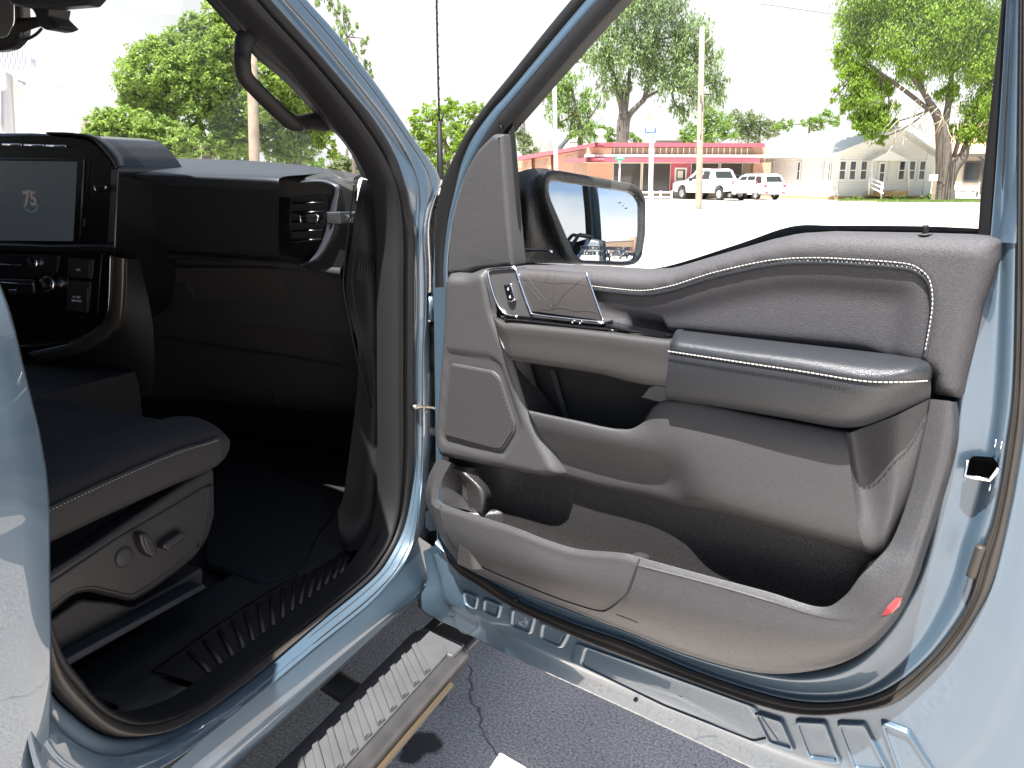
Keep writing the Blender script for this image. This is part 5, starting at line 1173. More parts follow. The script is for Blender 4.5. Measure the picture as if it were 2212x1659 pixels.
# rooftop vent
vt = empty('rooftop_vent', RF.pt(-.4, zt, -2), 'white turbine vent with round cap on the brick shop roof', 'roof vent')
vy = 59
tube('vent_pipe', [PY((1299, 311), vy), PY((1298.5, 298), vy), PY((1298, 291), vy)], [.24, .22, .15], B['white'], vt, smooth=False, seg=12)
tube('vent_cap', [PY((1298, 292), vy), PY((1298, 288), vy), PY((1298, 283), vy), PY((1298, 279), vy)], [.22, .40, .38, .12], B['white'], vt, smooth=False, seg=14)
rb_ = RF.pt(12, zt, -1)
hu = tag(MB().box(PY((1445, 309.5), 58.5), (1.7, .8, .35), RT, FW).build('roof_unit', B['gutter'], None), 'flat grey-brown unit lying on the shop roof edge', 'roof unit'); ORG[0] = V3()
# white rail fence by the shop door
rf0 = G(1395, 54)
fe = empty('rail_fence', rf0, 'low white rail fence in front of the shop windows', 'fence')
FF = F2(1380, 54, 1452, 54)
mb = MB()
for y in (415.5, 425.5): mb.pbox(FF, (1380, y - 1.6), (1452, y + 1.6), -.03, .03)
mb.build('rail', B['white'], fe)
for x in (1383, 1410, 1427, 1451): MB().pbox(FF, (x - 1.4, 412), (x + 1.4, 431), -.05, .05).build('post', B['white'], fe)

# ---- white cottage
C0 = G(1805.5, 55); CW = F2(1805.5, 55, 2008, 56); CS = F2(1805.5, 55, 1640, 61)
cot = empty('white_cottage', C0, 'white-sided cottage with pale roof, shaded gable front and small porch', 'house')
u1 = CW.pix((2008, 380))[0]; u0s = CS.pix((1640, 380))[0]
ze = CW.pix((1806, 331))[1]; zg = CW.pix((1934, 273), 0)[1]; ua = CW.pix((1934, 300))[0]
if True:
    v, f = [], []
    back = CS.U * u0s
    P5 = [CW.pt(0, 0), CW.pt(u1, 0), CW.pt(u1, ze), CW.pt(ua, zg - .25), CW.pt(0, ze)]
    Q5 = [p + back for p in P5]
    v = P5 + Q5; f = [(0, 1, 2, 3, 4), (9, 8, 7, 6, 5), (0, 4, 9, 5), (1, 6, 7, 2), (4, 3, 8, 9), (3, 2, 7, 8)]
    ob('wall', v, f, B['siding'], cot, smooth=False)
    ov = CW.N * .5; fwd = CS.U * -.5
    def roofslab(a, b, th, nm):
        # a eave end, b ridge end at the gable; swept to the back
        up = V3((0, 0, th)); ex = [a + CW.N * .55, b + CW.N * .55, b + back, a + back]
        v = ex + [p + up for p in ex]; ob(nm, v, [(3, 2, 1, 0), (4, 5, 6, 7), (0, 1, 5, 4), (1, 2, 6, 5), (2, 3, 7, 6), (3, 0, 4, 7)], B['wroof'], cot, smooth=False)
    sl1 = (CW.pt(ua, zg - .22) - CW.pt(0, ze)); 
    roofslab(CW.pt(0, ze) - sl1.normalized() * .6, CW.pt(ua, zg - .21), .16, 'roof')
    sl2 = (CW.pt(ua, zg - .22) - CW.pt(u1, ze)); roofslab(CW.pt(u1, ze) - sl2.normalized() * .6, CW.pt(ua, zg - .21), .155, 'roof')
for x0, x1 in ((1812, 1827), (1834, 1849), (1857.5, 1873), (1940, 1955), (1961.7, 1977), (1983.6, 1999)): window(CW, x0, 349, x1, 387, .03, cot, B['white'], B['wglass'])
for x0, x1 in ((1884.5, 1889), (1920, 1924.5)): window(CW, x0, 351, x1, 386, .03, cot, B['white'], B['wglass'], bar=False)
dw = window(CW, 1898, 354, 1911, 392, .05, cot, B['white'], B['wglass'], name='front_door', fw=.12)
for x0, x1 in ((1653, 1659), (1664, 1672.5), (1720, 1731.5), (1772, 1781), (1787, 1797)): window(CS, x0, 351, x1, 388, .03, cot, B['white'], B['wglass'])
slab('foundation', CS, (1645, 421), (1806, 435), -.1, .12, B['found'], cot); slab('foundation', CW, (1806, 424), (2008, 436), -.1, .10, B['found'], cot)
slab('corner_board', CW, (1804, 332), (1808, 423), -.02, .06, B['white'], cot); slab('corner_board', CW, (2004, 332), (2009, 423), -.02, .06, B['white'], cot)
pg = [CW.pix(p, 1.1) for p in [(1882, 347), (1924.5, 325), (1965, 347)]]
v_ = [CW.pt(u, v, 1.1) for u, v in pg] + [CW.pt(u, v, 0) for u, v in pg]
ob('porch_gable', v_, [(0, 1, 2), (0, 3, 4, 1), (1, 4, 5, 2), (0, 2, 5, 3)], B['siding'], cot, smooth=False)
for x in (1884, 1963): tube('porch_post', [CW.P((x, 347), 1.0), CW.P((x, 420), 1.0)], .07, B['white'], cot, smooth=False, seg=6)
slab('porch_step', CW, (1895, 413), (1960, 424), .1, 1.2, B['found'], cot)
ra_ = empty('ramp_railing', CW.P((1880, 420), 1.6), 'white sloping ramp railing beside the cottage door', 'railing')
mb = MB(); 
for a, b in (((1879, 384), (1908, 397)), ((1879, 404), (1908, 418)), ((1879, 394), (1908, 407))): mb.tube([CW.P(a, 1.5), CW.P(b, 2.2)], .05, 4)
mb.build('rail', B['white'], ra_)
for a, b, d in (((1879, 382), (1876.5, 421), 1.5), ((1906, 395), (1903, 433), 2.2)): tube('post', [CW.P(a, d), CW.P(b, d)], .07, B['white'], ra_, smooth=False, seg=6)
# ---- cream house at the right
HF = F2(2000, 62, 2135, 60); hs = empty('cream_house', HF.O, 'cream house with orange shingle roof partly hidden behind the big tree', 'house')
a = HF.pix((1990, 430)); b = HF.pix((2180, 336))
MB().fbox(HF, a[0], 0, b[0], b[1], -8, 0).build('wall', B['siding2'], hs)
e = [HF.pt(a[0] - .3, b[1] - .05, .6), HF.pt(b[0] + .3, b[1] - .05, .6), HF.pt(b[0] + .3, b[1] + 2.2, -4), HF.pt(a[0] - .3, b[1] + 2.2, -4)]
ob('roof', e + [p + V3((0, 0, .15)) for p in e], [(3, 2, 1, 0), (4, 5, 6, 7), (0, 1, 5, 4), (1, 2, 6, 5), (2, 3, 7, 6), (3, 0, 4, 7)], B['oroof'], hs, smooth=False)
slab('gutter', HF, (1995, 333), (2180, 337.5), .3, .7, B['gutter'], hs)
window(HF, 2082, 351, 2117, 392, .03, hs, B['gutter'], B['wglass'], bar=False)
tube('downspout', [HF.P((2113, 337), .5), HF.P((2124, 345), .1), HF.P((2122, 380), .1), HF.P((2118, 420), .1)], .07, B['gutter'], hs, smooth=False, seg=6)
bn = empty('white_bench', HF.P((2090, 425), 3), 'low white bench against the cream house wall', 'bench')
slab('seat', HF, (2052, 412), (2112, 415), 2.6, 3.2, B['white'], bn); slab('backrest', HF, (2052, 404), (2112, 408), 2.55, 2.62, B['white'], bn)
for x in (2054, 2110): slab('leg', HF, (x - 1.5, 415), (x + 1.5, 427), 2.7, 3.1, B['white'], bn)
sg = empty('yard_sign', G(2017, 51.5), 'small white notice board on a post beside the big tree', 'sign')
YF = F2(2000, 51.5, 2040, 51.5)
slab('board', YF, (2009, 377), (2025, 390.5), -.03, .03, B['white'], sg); slab('post', YF, (2016, 390.5), (2018.5, 437), -.03, .03, B['wood'], sg)
mb = MB()
for i in range(3): mb.pbox(YF, (2011.5, 380 + i * 3), (2022 - i * 2, 381 + i * 3), .031, .036)
mb.build('print_lines', M['ink'], sg)
# ---- small grey-roofed house behind the shop
GF = F2(1110, 95, 1300, 95); gh_ = empty('grey_roof_house', GF.O, 'old house with grey shingled gable roof behind the brick shop', 'house')
plate('wall', GF, [(1216, 334), (1245, 284), (1285, 334), (1285, 400), (1216, 400)], 0, 8, 0, B['siding2'], gh_)
plate('roof', GF, [(1146, 283), (1243, 282), (1215, 316), (1193, 336), (1150, 345), (1130, 345), (1130, 300)], 1.0, .3, 0, B['groof'], gh_)
plate('rake_board', GF, [(1243, 277), (1250, 282), (1222, 312), (1205, 333), (1195, 333), (1220, 300)], 1.1, .3, 0, pm('dark_shingles', (.07, .08, .09), .9), gh_)
plate('rake_board', GF, [(1250, 278), (1258, 282), (1295, 333), (1288, 333)], 1.1, .3, 0, B['gutter'], gh_)
window(GF, 1232, 308, 1247, 330, .02, gh_, B['gutter'], B['white'])
# ---- buildings seen through the windscreen
LB = F2(-60, 27, 64, 27); lb = empty('metal_canopy_building', LB.O, 'white building with corrugated metal canopy seen through the windscreen', 'building')
plate('canopy', LB, [(-80, 120), (56, 86), (65, 172), (40, 170), (0, 148), (-80, 120)][:5], 1.0, .4, 0, B['metalwall'], lb)
mb = MB()
for i in range(12):
    x = -4 + i * 5.4; mb.tube([LB.P((x, 108 - i * 1.6), 1.03), LB.P((x + 5, 150 + i * 2), 1.03)], .03, 4)
mb.build('canopy_ribs', B['metalwall'], lb)
plate('wall', LB, [(-80, 118), (0, 149), (42, 172), (56, 400), (-80, 400)], 0, 3, 0, B['white'], lb)
plate('pilaster', LB, [(0, 148), (15, 156), (31, 400), (6, 400)], .25, .3, 0, B['steel'], lb)
tube('pipe', [LB.P((40, 176), .4), LB.P((52, 181), .4), LB.P((52, 186), .4)], .05, B['steel'], lb, seg=6)
GB = F2(50, 46, 180, 46); gb = empty('olive_outbuilding', GB.O, 'olive outbuilding with cream roof edge beyond the dashboard', 'building')
plate('wall', GB, [(62, 272), (172, 272), (176, 420), (66, 420)], 0, 5, 0, B['olive'], gb)
plate('roof', GB, [(58, 250), (172, 248), (190, 248), (176, 274), (58, 275)], .5, .5, 0, pm('pale_metal_roof', (.6, .58, .5), .6), gb)
window(GB, 96, 282, 128, 330, .02, gb, B['white'], B['white'], bar=False)
slab('post', GB, (55, 250), (61, 420), .8, 1.0, B['white'], gb); slab('post', GB, (168, 246), (174, 420), .8, 1.0, B['white'], gb)
# ---- poles, signs, wires
def pole(name, label, cat, y, p0, p1, r0, r1, mat, group=None):
    b = PY(p0, y); e = empty(name, V3((b.x, b.y, 0)), label, cat, group)
    tube('shaft', [V3((b.x, b.y, 0)), b, PY(p1, y)], [r0, r0, r1], mat, e, smooth=False, seg=10); return e
up_ = pole('utility_pole', 'weathered wooden utility pole nearest the white pickup', 'utility pole', 39, (1509, 452), (1517, 58), .155, .115, B['wood'])
tube('bracket', [PY((1523, 92), 39), PY((1540, 74), 39), PY((1553, 58), 39)], .02, B['steel'], up_, seg=5)
tube('conduit', [PY((1514, 200), 38.8), PY((1513, 290), 38.8)], .035, B['steel'], up_, smooth=False, seg=6)
tube('insulator', [PY((1513, 205), 38.7), PY((1513, 196), 38.7)], .07, B['steel'], up_, smooth=False, seg=8)
weed = [(1515, 452), (1530, 447), (1545, 440)]
pl2 = pole('wooden_pole', 'thick pale wooden pole seen through the windscreen beside the grab handle', 'utility pole', 30, (550, 360), (534, -250), .19, .15, B['wood'])
pl3 = pole('cross_arm_pole', 'thin distant pole with a cross arm above the dashboard', 'utility pole', 62, (160, 300), (151, 80), .12, .08, pm('pale_weathered_wood', (.6, .52, .42), .8))
tube('cross_arm', [PY((125, 107), 62), PY((184, 107), 62)], .07, bpy.data.materials['pale_weathered_wood'], pl3, smooth=False, seg=6)
pl4 = pole('light_pole', 'tall plain white pole in front of the brick wing', 'pole', 50, (1202, 440), (1197, 120), .13, .10, B['polew'])
sp = pole('sign_pole', 'white pole carrying a blue and white sign frame before the shop', 'sign', 51, (1405, 432), (1408, 292), .13, .13, B['polew'])
SFp = F2(1380, 51, 1430, 51)
tube('sign_neck', [PY((1407, 296), 51), PY((1408, 292), 51), PY((1408, 288), 51)], [.13, .2, .28], B['polew'], sp, smooth=False, seg=10)
slab('sign_frame', SFp, (1419, 232), (1421.5, 290), -.15, .15, B['steel'], sp); slab('sign_base', SFp, (1392, 288), (1422, 292), -.15, .15, B['polew'], sp)
slab('sign_panel', SFp, (1394, 277), (1416, 288), -.08, .08, pm('sign_blue', (.05, .12, .40), .4), sp); slab('sign_panel', SFp, (1397, 275), (1413, 284), -.1, .1, B['polew'], sp)
slab('sign_figure', SFp, (1400, 247), (1406, 258), -.05, .05, pm('sign_figure_red', (.5, .25, .15), .5), sp)
tube('sign_hook', [PY((1420, 234), 51), PY((1416, 240), 51), PY((1413, 228), 51)], .04, B['steel'], sp, seg=5)
ss = pole('street_sign', 'green street name sign on a short white post behind the mirror', 'street sign', 48, (1337, 440), (1339, 340), .04, .04, B['polew'])
SSf = F2(1320, 48, 1360, 48)
s1_ = slab('name_blade', SSf, (1329, 337.5), (1350, 345.5), .06, .09, B['green'], ss); slab('name_blade', SSf, (1334, 345.5), (1343, 352.5), .10, .13, B['green'], ss)
mb = MB().pbox(SSf, (1333, 340.5), (1346, 342.5), .091, .096).pbox(SSf, (1336.5, 347.5), (1340.5, 350.5), .131, .136); mb.build('lettering', B['white'], ss)
for k, (a, ya, b, yb) in enumerate((((1640, 8), 40, (2260, 78), 46), ((260, 228), 55, (760, 236), 55))):
    A, Bv = PY(a, ya), PY(b, yb)
    o = tube('overhead_wire', [A, (A + Bv) / 2 - V3((0, 0, .15)), Bv], .009, M['rubber'], None, seg=4); tag(o, ['thin overhead wire crossing in front of the large right tree', 'thin overhead wire seen through the windscreen before the trees'][k], 'wire')
# ---- vehicles
VP = pm('white_car_paint', (.72, .73, .74), .3, 0, 1); VG = pane_mat('car_glass', (.03, .035, .035)); VL = pm('tail_lamp_red', (.30, .04, .04), .3, coat=.5)
VD = pm('dark_car_plastic', (.03, .03, .032), .6); VH = pm('headlamp', (.7, .72, .75), .1, .3, .5); VGr = pm('grey_bumper', (.28, .30, .31), .5)
def vbody(name, prof, hw, hw2, mat, par, zsplit):
    "side profile (x,z) closed polygon given as upper line and lower line, with tumblehome above zsplit"
    v = []; f = []; n_ = len(prof)
    def w(z): return hw if z < zsplit else hw + (hw2 - hw) * (z - zsplit) / (max(p[1] for p in prof) - zsplit)
    for s in (-1, 1):
        for x, z in prof: v.append(V3((x, s * w(z), z)))
    for i in range(n_): j = (i + 1) % n_; f.append((i, j, n_ + j, n_ + i))
    for tr in tessellate_polygon([[V3((x, z, 0)) for x, z in prof]]):
        f.append(tuple(tr)); f.append(tuple(n_ + i for i in tr[::-1]))
    return ob(name, v, f, mat, par, local=True, mods=[('bevel', .04)])
def quad(name, pts, mat, par, th=.02, dirn=None):
    v = [V3(p) for p in pts]; n_ = (v[1] - v[0]).cross(v[2] - v[0]).normalized(); 
    if dirn and n_.dot(V3(dirn)) < 0: n_ = -n_
    v2 = [p + n_ * th for p in v]; k = len(v); f = [tuple(range(k)), tuple(range(k, 2 * k))[::-1]] + [(i, (i + 1) % k, k + (i + 1) % k, k + i) for i in range(k)]
    o = ob(name, v + v2, f, mat, par, smooth=False, local=True); return o
def vwheel(par, x, y, R, w):
    a = math.pi / 2
    t = wheel((0, 0, 0), R, w, par, M['tyre'], M['rim'], local=True); t.rotation_euler = (0, 0, a); t.location = (x, y, R); t.name = 'wheel'; return t
def make_pickup(loc, rz, label, paint, group=None):
    e = empty('parked_pickup', loc, label, 'pickup', group, rz)
    L, H = 5.8, 1.95; hw = 1.0
    lower = [(-2.9, .62), (-2.9, 1.22), (-1.0, 1.24), (1.0, 1.24), (1.55, 1.22), (2.7, 1.12), (2.88, .95), (2.9, .5), (2.35, .5), (2.3, .8), (2.1, .95), (1.75, .95), (1.5, .8), (1.42, .48), (-1.28, .48), (-1.35, .8), (-1.55, .95), (-1.95, .95), (-2.15, .8), (-2.22, .55)]
    vbody('body', lower, hw, hw * .97, paint, e, 1.0)
    cabp = [(-1.0, 1.2), (-1.12, 1.3), (-.82, 1.86), (-.5, 1.94), (.4, 1.94), (.75, 1.86), (1.5, 1.22)]
    vbody('cab', cabp, hw * .97, hw * .74, paint, e, 1.2)
    zt_ = 1.94; wz = lambda z: hw * .97 + (hw * .74 - hw * .97) * (z - 1.2) / (.74)
    for s in (1, -1):
        for pts in ([(-.72, 1.3), (-.62, 1.78), (-.05, 1.80), (.02, 1.3)], [(.10, 1.3), (.06, 1.80), (.52, 1.78), (1.12, 1.3)]):
            quad('side_window', [(x, s * (wz(z) + .012), z) for x, z in pts], VG, e, .012, (0, s, 0))
        quad('tail_lamp', [(-2.915, s * .99, .98), (-2.915, s * .99, 1.20), (-2.915, s * .88, 1.20), (-2.915, s * .88, .98)], VL, e, .02, (-1, 0, 0))
        quad('headlamp', [(2.895, s * .98, .88), (2.9, s * .98, 1.06), (2.9, s * .70, 1.06), (2.9, s * .70, .88)], VH, e, .03, (1, 0, 0))
        o = MB().box((.95, s * 1.08, 1.28), (.14, .18, .2)).build('wing_mirror', VD, e, local=True)
        for x in (1.92, -1.75): vwheel(e, x, s * .86, .40, .26)
    quad('rear_window', [(-1.085, .70, 1.36), (-1.085, -.70, 1.36), (-.86, -.62, 1.78), (-.86, .62, 1.78)], VG, e, .015, (-1, 0, .4))
    quad('windscreen', [(1.43, .82, 1.3), (1.43, -.82, 1.3), (.84, -.68, 1.82), (.84, .68, 1.82)], VG, e, .015, (1, 0, .8))
    MB().box((-2.98, 0, .58), (.16, 1.9, .2)).build('rear_bumper', paint, e, local=True)
    MB().box((-3.065, 0, .60), (.012, .34, .15)).build('number_plate', B['white'], e, local=True)
    MB().box((2.92, 0, .85), (.05, 1.35, .42)).box((2.96, 0, .55), (.14, 1.9, .2)).build('grille', VD, e, local=True)
    MB().box((.1, 0, .47), (3.2, 1.9, .05)).build('side_step', VGr, e, local=True)
    MB().box((0, 0, .55), (4.6, 1.0, .2)).build('underbody', VD, e, local=True)
    MB().box((-1.95, 0, 1.245), (1.85, 1.7, .01)).build('bed_floor', VGr, e, local=True)
    return e
def make_suv(loc, rz, label, paint, group=None):
    e = empty('parked_suv', loc, label, 'car', group, rz)
    hw = .93
    lower = [(-2.3, .55), (-2.32, 1.0), (-1.5, 1.08), (1.0, 1.08), (2.1, .95), (2.3, .75), (2.32, .42), (1.85, .42), (1.78, .68), (1.55, .78), (1.25, .68), (1.15, .36), (-1.05, .36), (-1.15, .68), (-1.4, .78), (-1.7, .68), (-1.8, .42), (-2.3, .42)]
    vbody('body', lower, hw, hw * .96, paint, e, .9)
    vbody('cabin', [(-2.28, 1.0), (-2.22, 1.25), (-1.95, 1.66), (-1.5, 1.72), (.2, 1.70), (.55, 1.60), (1.3, 1.05)], hw * .96, hw * .74, paint, e, 1.0)
    wz = lambda z: hw * .96 + (hw * .74 - hw * .96) * (z - 1.0) / .72
    for s in (1, -1):
        for pts in ([(-1.95, 1.15), (-1.75, 1.56), (-1.25, 1.58), (-1.2, 1.15)], [(-1.1, 1.13), (-1.1, 1.58), (-.35, 1.58), (-.3, 1.12)], [(-.2, 1.12), (-.2, 1.58), (.3, 1.54), (.95, 1.12)]):
            quad('side_window', [(x, s * (wz(z) + .012), z) for x, z in pts], VG, e, .012, (0, s, 0))
        quad('tail_lamp', [(-2.33, s * .92, .86), (-2.31, s * .92, 1.02), (-2.31, s * .68, 1.0), (-2.33, s * .70, .88)], VL, e, .03, (-1, 0, 0))
        quad('reflector', [(-2.36, s * .80, .46), (-2.36, s * .80, .53), (-2.36, s * .60, .53), (-2.36, s * .60, .46)], VL, e, .02, (-1, 0, 0))
        quad('headlamp', [(2.28, s * .9, .68), (2.25, s * .9, .84), (2.25, s * .6, .84), (2.28, s * .6, .7)], VH, e, .04, (1, 0, 0))
        MB().box((.85, s * 1.0, 1.12), (.12, .16, .14)).build('wing_mirror', paint, e, local=True)
        for x in (1.5, -1.42): vwheel(e, x, s * .80, .35, .22)
        tube('roof_rail', [V3((-1.7, s * .62, 1.72)), V3((-1.5, s * .63, 1.77)), V3((0, s * .63, 1.76)), V3((.2, s * .62, 1.71))], .02, VGr, e, local=True, seg=5)
    quad('rear_window', [(-2.24, .66, 1.22), (-2.24, -.66, 1.22), (-2.02, -.58, 1.58), (-2.02, .58, 1.58)], VG, e, .02, (-1, 0, .4))
    quad('windscreen', [(1.22, .76, 1.13), (1.22, -.76, 1.13), (.58, -.64, 1.58), (.58, .64, 1.58)], VG, e, .02, (1, 0, .8))
    MB().box((-2.30, 0, .50), (.14, 1.86, .26)).build('rear_bumper', VGr, e, local=True)
    MB().box((2.30, 0, .50), (.12, 1.7, .22)).build('grille', VD, e, local=True)
    MB().box((-2.37, 0, .72), (.012, .40, .13)).build('number_plate', VGr, e, local=True)
    MB().box((0, 0, .42), (3.8, 1.0, .2)).build('underbody', VD, e, local=True)
    return e
def hd(ang): # heading rotated left of "straight away" by ang degrees, object's +x forward
    return AZ + math.pi / 2 + math.radians(ang)
q = G(1578, 53.5); fwdv = FW * math.cos(math.radians(27)) - RT * math.sin(math.radians(27))
make_pickup(q + fwdv * 1.6, hd(27), 'white pickup parked tail towards us by the brick shop', VP)
q = G(1668, 54.5); fwdv = FW * math.cos(math.radians(22)) - RT * math.sin(math.radians(22))
make_suv(q + fwdv * 1.8, hd(22), 'white estate car with grey bumper parked beside the white pickup', VP).scale = (.93, .93, .93)
# things the door mirror shows: parked row and brick store behind the viewer
mdir = V3((math.cos(math.radians(-28.5)), math.sin(math.radians(-28.5)), 0)); mside = V3((-mdir.y, mdir.x, 0)); mo_ = V3((-.5, 1.6, 0))
VP2 = pm('silver_paint', (.45, .47, .5), .3, .5, 1); VP3 = pm('black_white_paint', (.70, .71, .73), .35, 0, 1)
face = math.atan2(-mdir.y, -mdir.x)
make_pickup(mo_ + mdir * 40 + mside * -1.5, face + .12, 'white pickup facing us in the lot, left one of two in the door mirror', VP)
make_pickup(mo_ + mdir * 44 + mside * 3.2, face - .12, 'white pickup facing us in the lot, seen nearer the mirror edge', VP3)
make_suv(mo_ + mdir * 48 + mside * 7.2, face - .3, 'silver car at the end of the row seen in the door mirror', VP2)
bs = empty('brick_store', mo_ + mdir * 75, 'long low brown brick store seen only in the door mirror', 'building', rz=face)
MB().box((-6, -6, 2.0), (10, 46, 4.0)).build('wall', B['brick2'], bs, local=True); MB().box((-5, -22, 2.6), (10, 12, 5.2)).build('taller_wing', B['brick'], bs, local=True)
MB().box((-6, -4, 4.1), (10.4, 42, .25)).build('parapet', B['gutter'], bs, local=True)
mp_pole = tube('yard_pole', [mo_ + mdir * 52 + mside * 2.2, mo_ + mdir * 52 + mside * 2.2 + V3((0, 0, 13))], [.13, .09], B['wood'], None, smooth=False, seg=8); tag(mp_pole, 'slim wooden pole behind the parked row, seen in the door mirror', 'utility pole')
# ---- trees
def leaf_mat(name, c, c2, trans=.45):
    m, t, b = nt(name); t.nodes.remove(b); o = t.nodes['Material Output']
    g = N(t, 'ShaderNodeNewGeometry'); r = N(t, 'ShaderNodeValToRGB'); e = r.color_ramp.elements; e[0].color = (*c, 1); e[1].color = (*c2, 1)
    t.links.new(g.outputs['Random Per Island'], r.inputs[0])
    d = N(t, 'ShaderNodeBsdfPrincipled'); d.inputs['Roughness'].default_value = .45; d.inputs['Specular IOR Level'].default_value = .35
    tr = N(t, 'ShaderNodeBsdfTranslucent'); mx = N(t, 'ShaderNodeMixShader'); mx.inputs[0].default_value = trans
    hs_ = N(t, 'ShaderNodeHueSaturation', Value=1.5, Saturation=1.1); t.links.new(r.outputs[0], hs_.inputs['Color'])
    t.links.new(r.outputs[0], d.inputs['Base Color']); t.links.new(hs_.outputs[0], tr.inputs[0])
    t.links.new(d.outputs[0], mx.inputs[1]); t.links.new(tr.outputs[0], mx.inputs[2]); t.links.new(mx.outputs[0], o.inputs[0]); return m
LM = {'mid': leaf_mat('leaves_mid_green', (.12, .20, .045), (.20, .29, .08)), 'grey': leaf_mat('leaves_grey_green', (.14, .20, .08), (.22, .29, .13)), 'brt': leaf_mat('leaves_bright_green', (.17, .25, .06), (.25, .33, .09), .55), 'yel': leaf_mat('leaves_yellow_green', (.13, .22, .03), (.22, .31, .05)), 'pale': leaf_mat('leaves_pale', (.12, .16, .07), (.2, .24, .12))}
NL = [0]
def crown(name, blobs, y, leaf, dens, mat, par, seed, droop=0, yj=1.0, clump=.34):
    import numpy as np
    rng = np.random.default_rng(seed); V = []; 
    for (px, py, r) in blobs:
        c = PY((px, py), y); R = r * y / 1846.0
        c = c + FW * float(rng.uniform(-.5, .5)) * R * yj
        nc = max(5, int(dens * (r / 30.0) ** 2 * 17))
        for _ in range(nc):
            d = rng.normal(size=3); d /= np.linalg.norm(d); q = np.array(c) + d * R * 1.12 * rng.uniform(.1, 1.0) ** .5
            k = int(rng.integers(14, 30)); s = R * clump * rng.uniform(.45, .95)
            s = min(s, .9) if s > .9 else s
            off = rng.normal(size=(k, 3)) * [s * .55, s * .55, s * (.40 + droop * .5)]
            off[:, 2] -= droop * s * rng.uniform(0, 1, k)
            V.append(q + off)
    P = np.concatenate(V); n_ = len(P); sz = leaf * rng.uniform(.6, 1.3, n_)
    a = rng.normal(size=(n_, 3)); a /= np.linalg.norm(a, axis=1)[:, None]
    b = rng.normal(size=(n_, 3)); b[:, 2] *= .6; b -= a * np.sum(a * b, axis=1)[:, None]; b /= np.linalg.norm(b, axis=1)[:, None]
    if droop: a[:, 2] -= 1.2; a /= np.linalg.norm(a, axis=1)[:, None]
    A = a * sz[:, None]; Bv = b * (sz * .45)[:, None]
    vs = np.stack([P - A, P + Bv - A * .1, P + A, P - Bv - A * .1], axis=1).reshape(-1, 3) - np.array(ORG[0])
    me = bpy.data.meshes.new(name); me.vertices.add(n_ * 4); me.vertices.foreach_set('co', vs.ravel().astype('f'))
    me.loops.add(n_ * 4); me.loops.foreach_set('vertex_index', np.arange(n_ * 4, dtype='i')); me.polygons.add(n_)
    me.polygons.foreach_set('loop_start', np.arange(0, n_ * 4, 4, dtype='i')); me.update(calc_edges=True); me.materials.append(mat)
    o = bpy.data.objects.new(name, me); COL.objects.link(o); o.parent = par; NL[0] += n_; return n_
def limbs(y, paths):
    mb = MB()
    for pts in paths:
        P = [PY((p[0], p[1]), y) + FW * (p[3] if len(p) > 3 else 0) for p in pts]; R = [p[2] * y / 1846 / 2 for p in pts]
        v, f = tube(None, P, R, None, seg=8, k=4); mb.add(v, f)
    return mb
def auto_limbs(mb, y, start, blobs, seed, w=6):
    rnd = random.Random(seed)
    for (px, py, r) in blobs:
        s = min(start, key=lambda q: (q[0] - px) ** 2 + (q[1] - py) ** 2)
        a = (s[0], s[1]); m_ = ((a[0] + px) / 2 + rnd.uniform(-8, 8), (a[1] + py) / 2 + rnd.uniform(-3, 8))
        P = [PY(a, y), PY(m_, y), PY((px, py), y), PY((px + (px - a[0]) * .25 + rnd.uniform(-6, 6), py + (py - a[1]) * .25), y)]
        R = [w * y / 1846 / 2 * k for k in (1, .7, .4, .12)]
        v, f = tube(None, P, R, None, seg=5, k=3); mb.add(v, f)
def tree(name, label, y, base, trunk, blobs, leaf, dens, mat, seed, droop=0, group=None, w=6, cat='tree', **kw):
    b = G(base, y); e = empty(name, b, label, cat, group)
    mb = limbs(y, trunk); st = [(p[0], p[1]) for pts in trunk for p in pts[len(pts) // 2:]]
    auto_limbs(mb, y, st, blobs, seed, w); mb.build('trunk', B['bark'], e, smooth=True)
    crown('crown', blobs, y, leaf, dens, LM[mat], e, seed, droop, **kw); return e
tree('tall_elm', 'tall drooping grey-green tree rising behind the brick shop', 75, 1345, [[(1346, 420, 30), (1344, 320, 26), (1344, 270, 24), (1347, 240, 20), (1337, 205, 14), (1326, 165, 9), (1318, 120, 6)], [(1350, 300, 18), (1356, 255, 14), (1378, 228, 11), (1394, 208, 11), (1400, 150, 9), (1396, 90, 7), (1392, 20, 4)], [(1349, 245, 14), (1356, 200, 9), (1360, 150, 6)], [(1397, 210, 7), (1425, 196, 5), (1450, 190, 3)]],
     [(1390, 0, 50), (1345, 30, 42), (1440, 30, 42), (1310, 75, 32), (1335, 105, 44), (1385, 85, 40), (1450, 100, 44), (1495, 70, 36), (1530, 140, 30), (1480, 165, 36), (1545, 205, 22), (1430, 160, 34), (1295, 130, 28), (1320, 165, 30), (1505, 215, 24), (1465, 235, 18), (1395, 140, 32), (1555, 175, 18), (1258, 118, 18), (1520, 100, 26), (1475, 250, 14), (1360, -30, 50), (1430, -40, 50), (1480, 120, 30), (1345, 190, 22)], .17, 2.2, 'grey', 11, .9, clump=.40)
tree('drooping_tree', 'smaller drooping tree between the white pole and the tall tree', 85, 1250, [[(1255, 420, 16), (1254, 300, 13), (1245, 240, 8), (1235, 190, 5)], [(1254, 290, 7), (1275, 250, 4)]],
     [(1190, 195, 26), (1225, 165, 26), (1205, 235, 24), (1250, 245, 26), (1275, 285, 24), (1262, 215, 20), (1168, 178, 16), (1297, 215, 15), (1235, 285, 16), (1220, 205, 22), (1180, 160, 16), (1210, 265, 14)], .18, 2.6, 'mid', 12, .8, clump=.5)
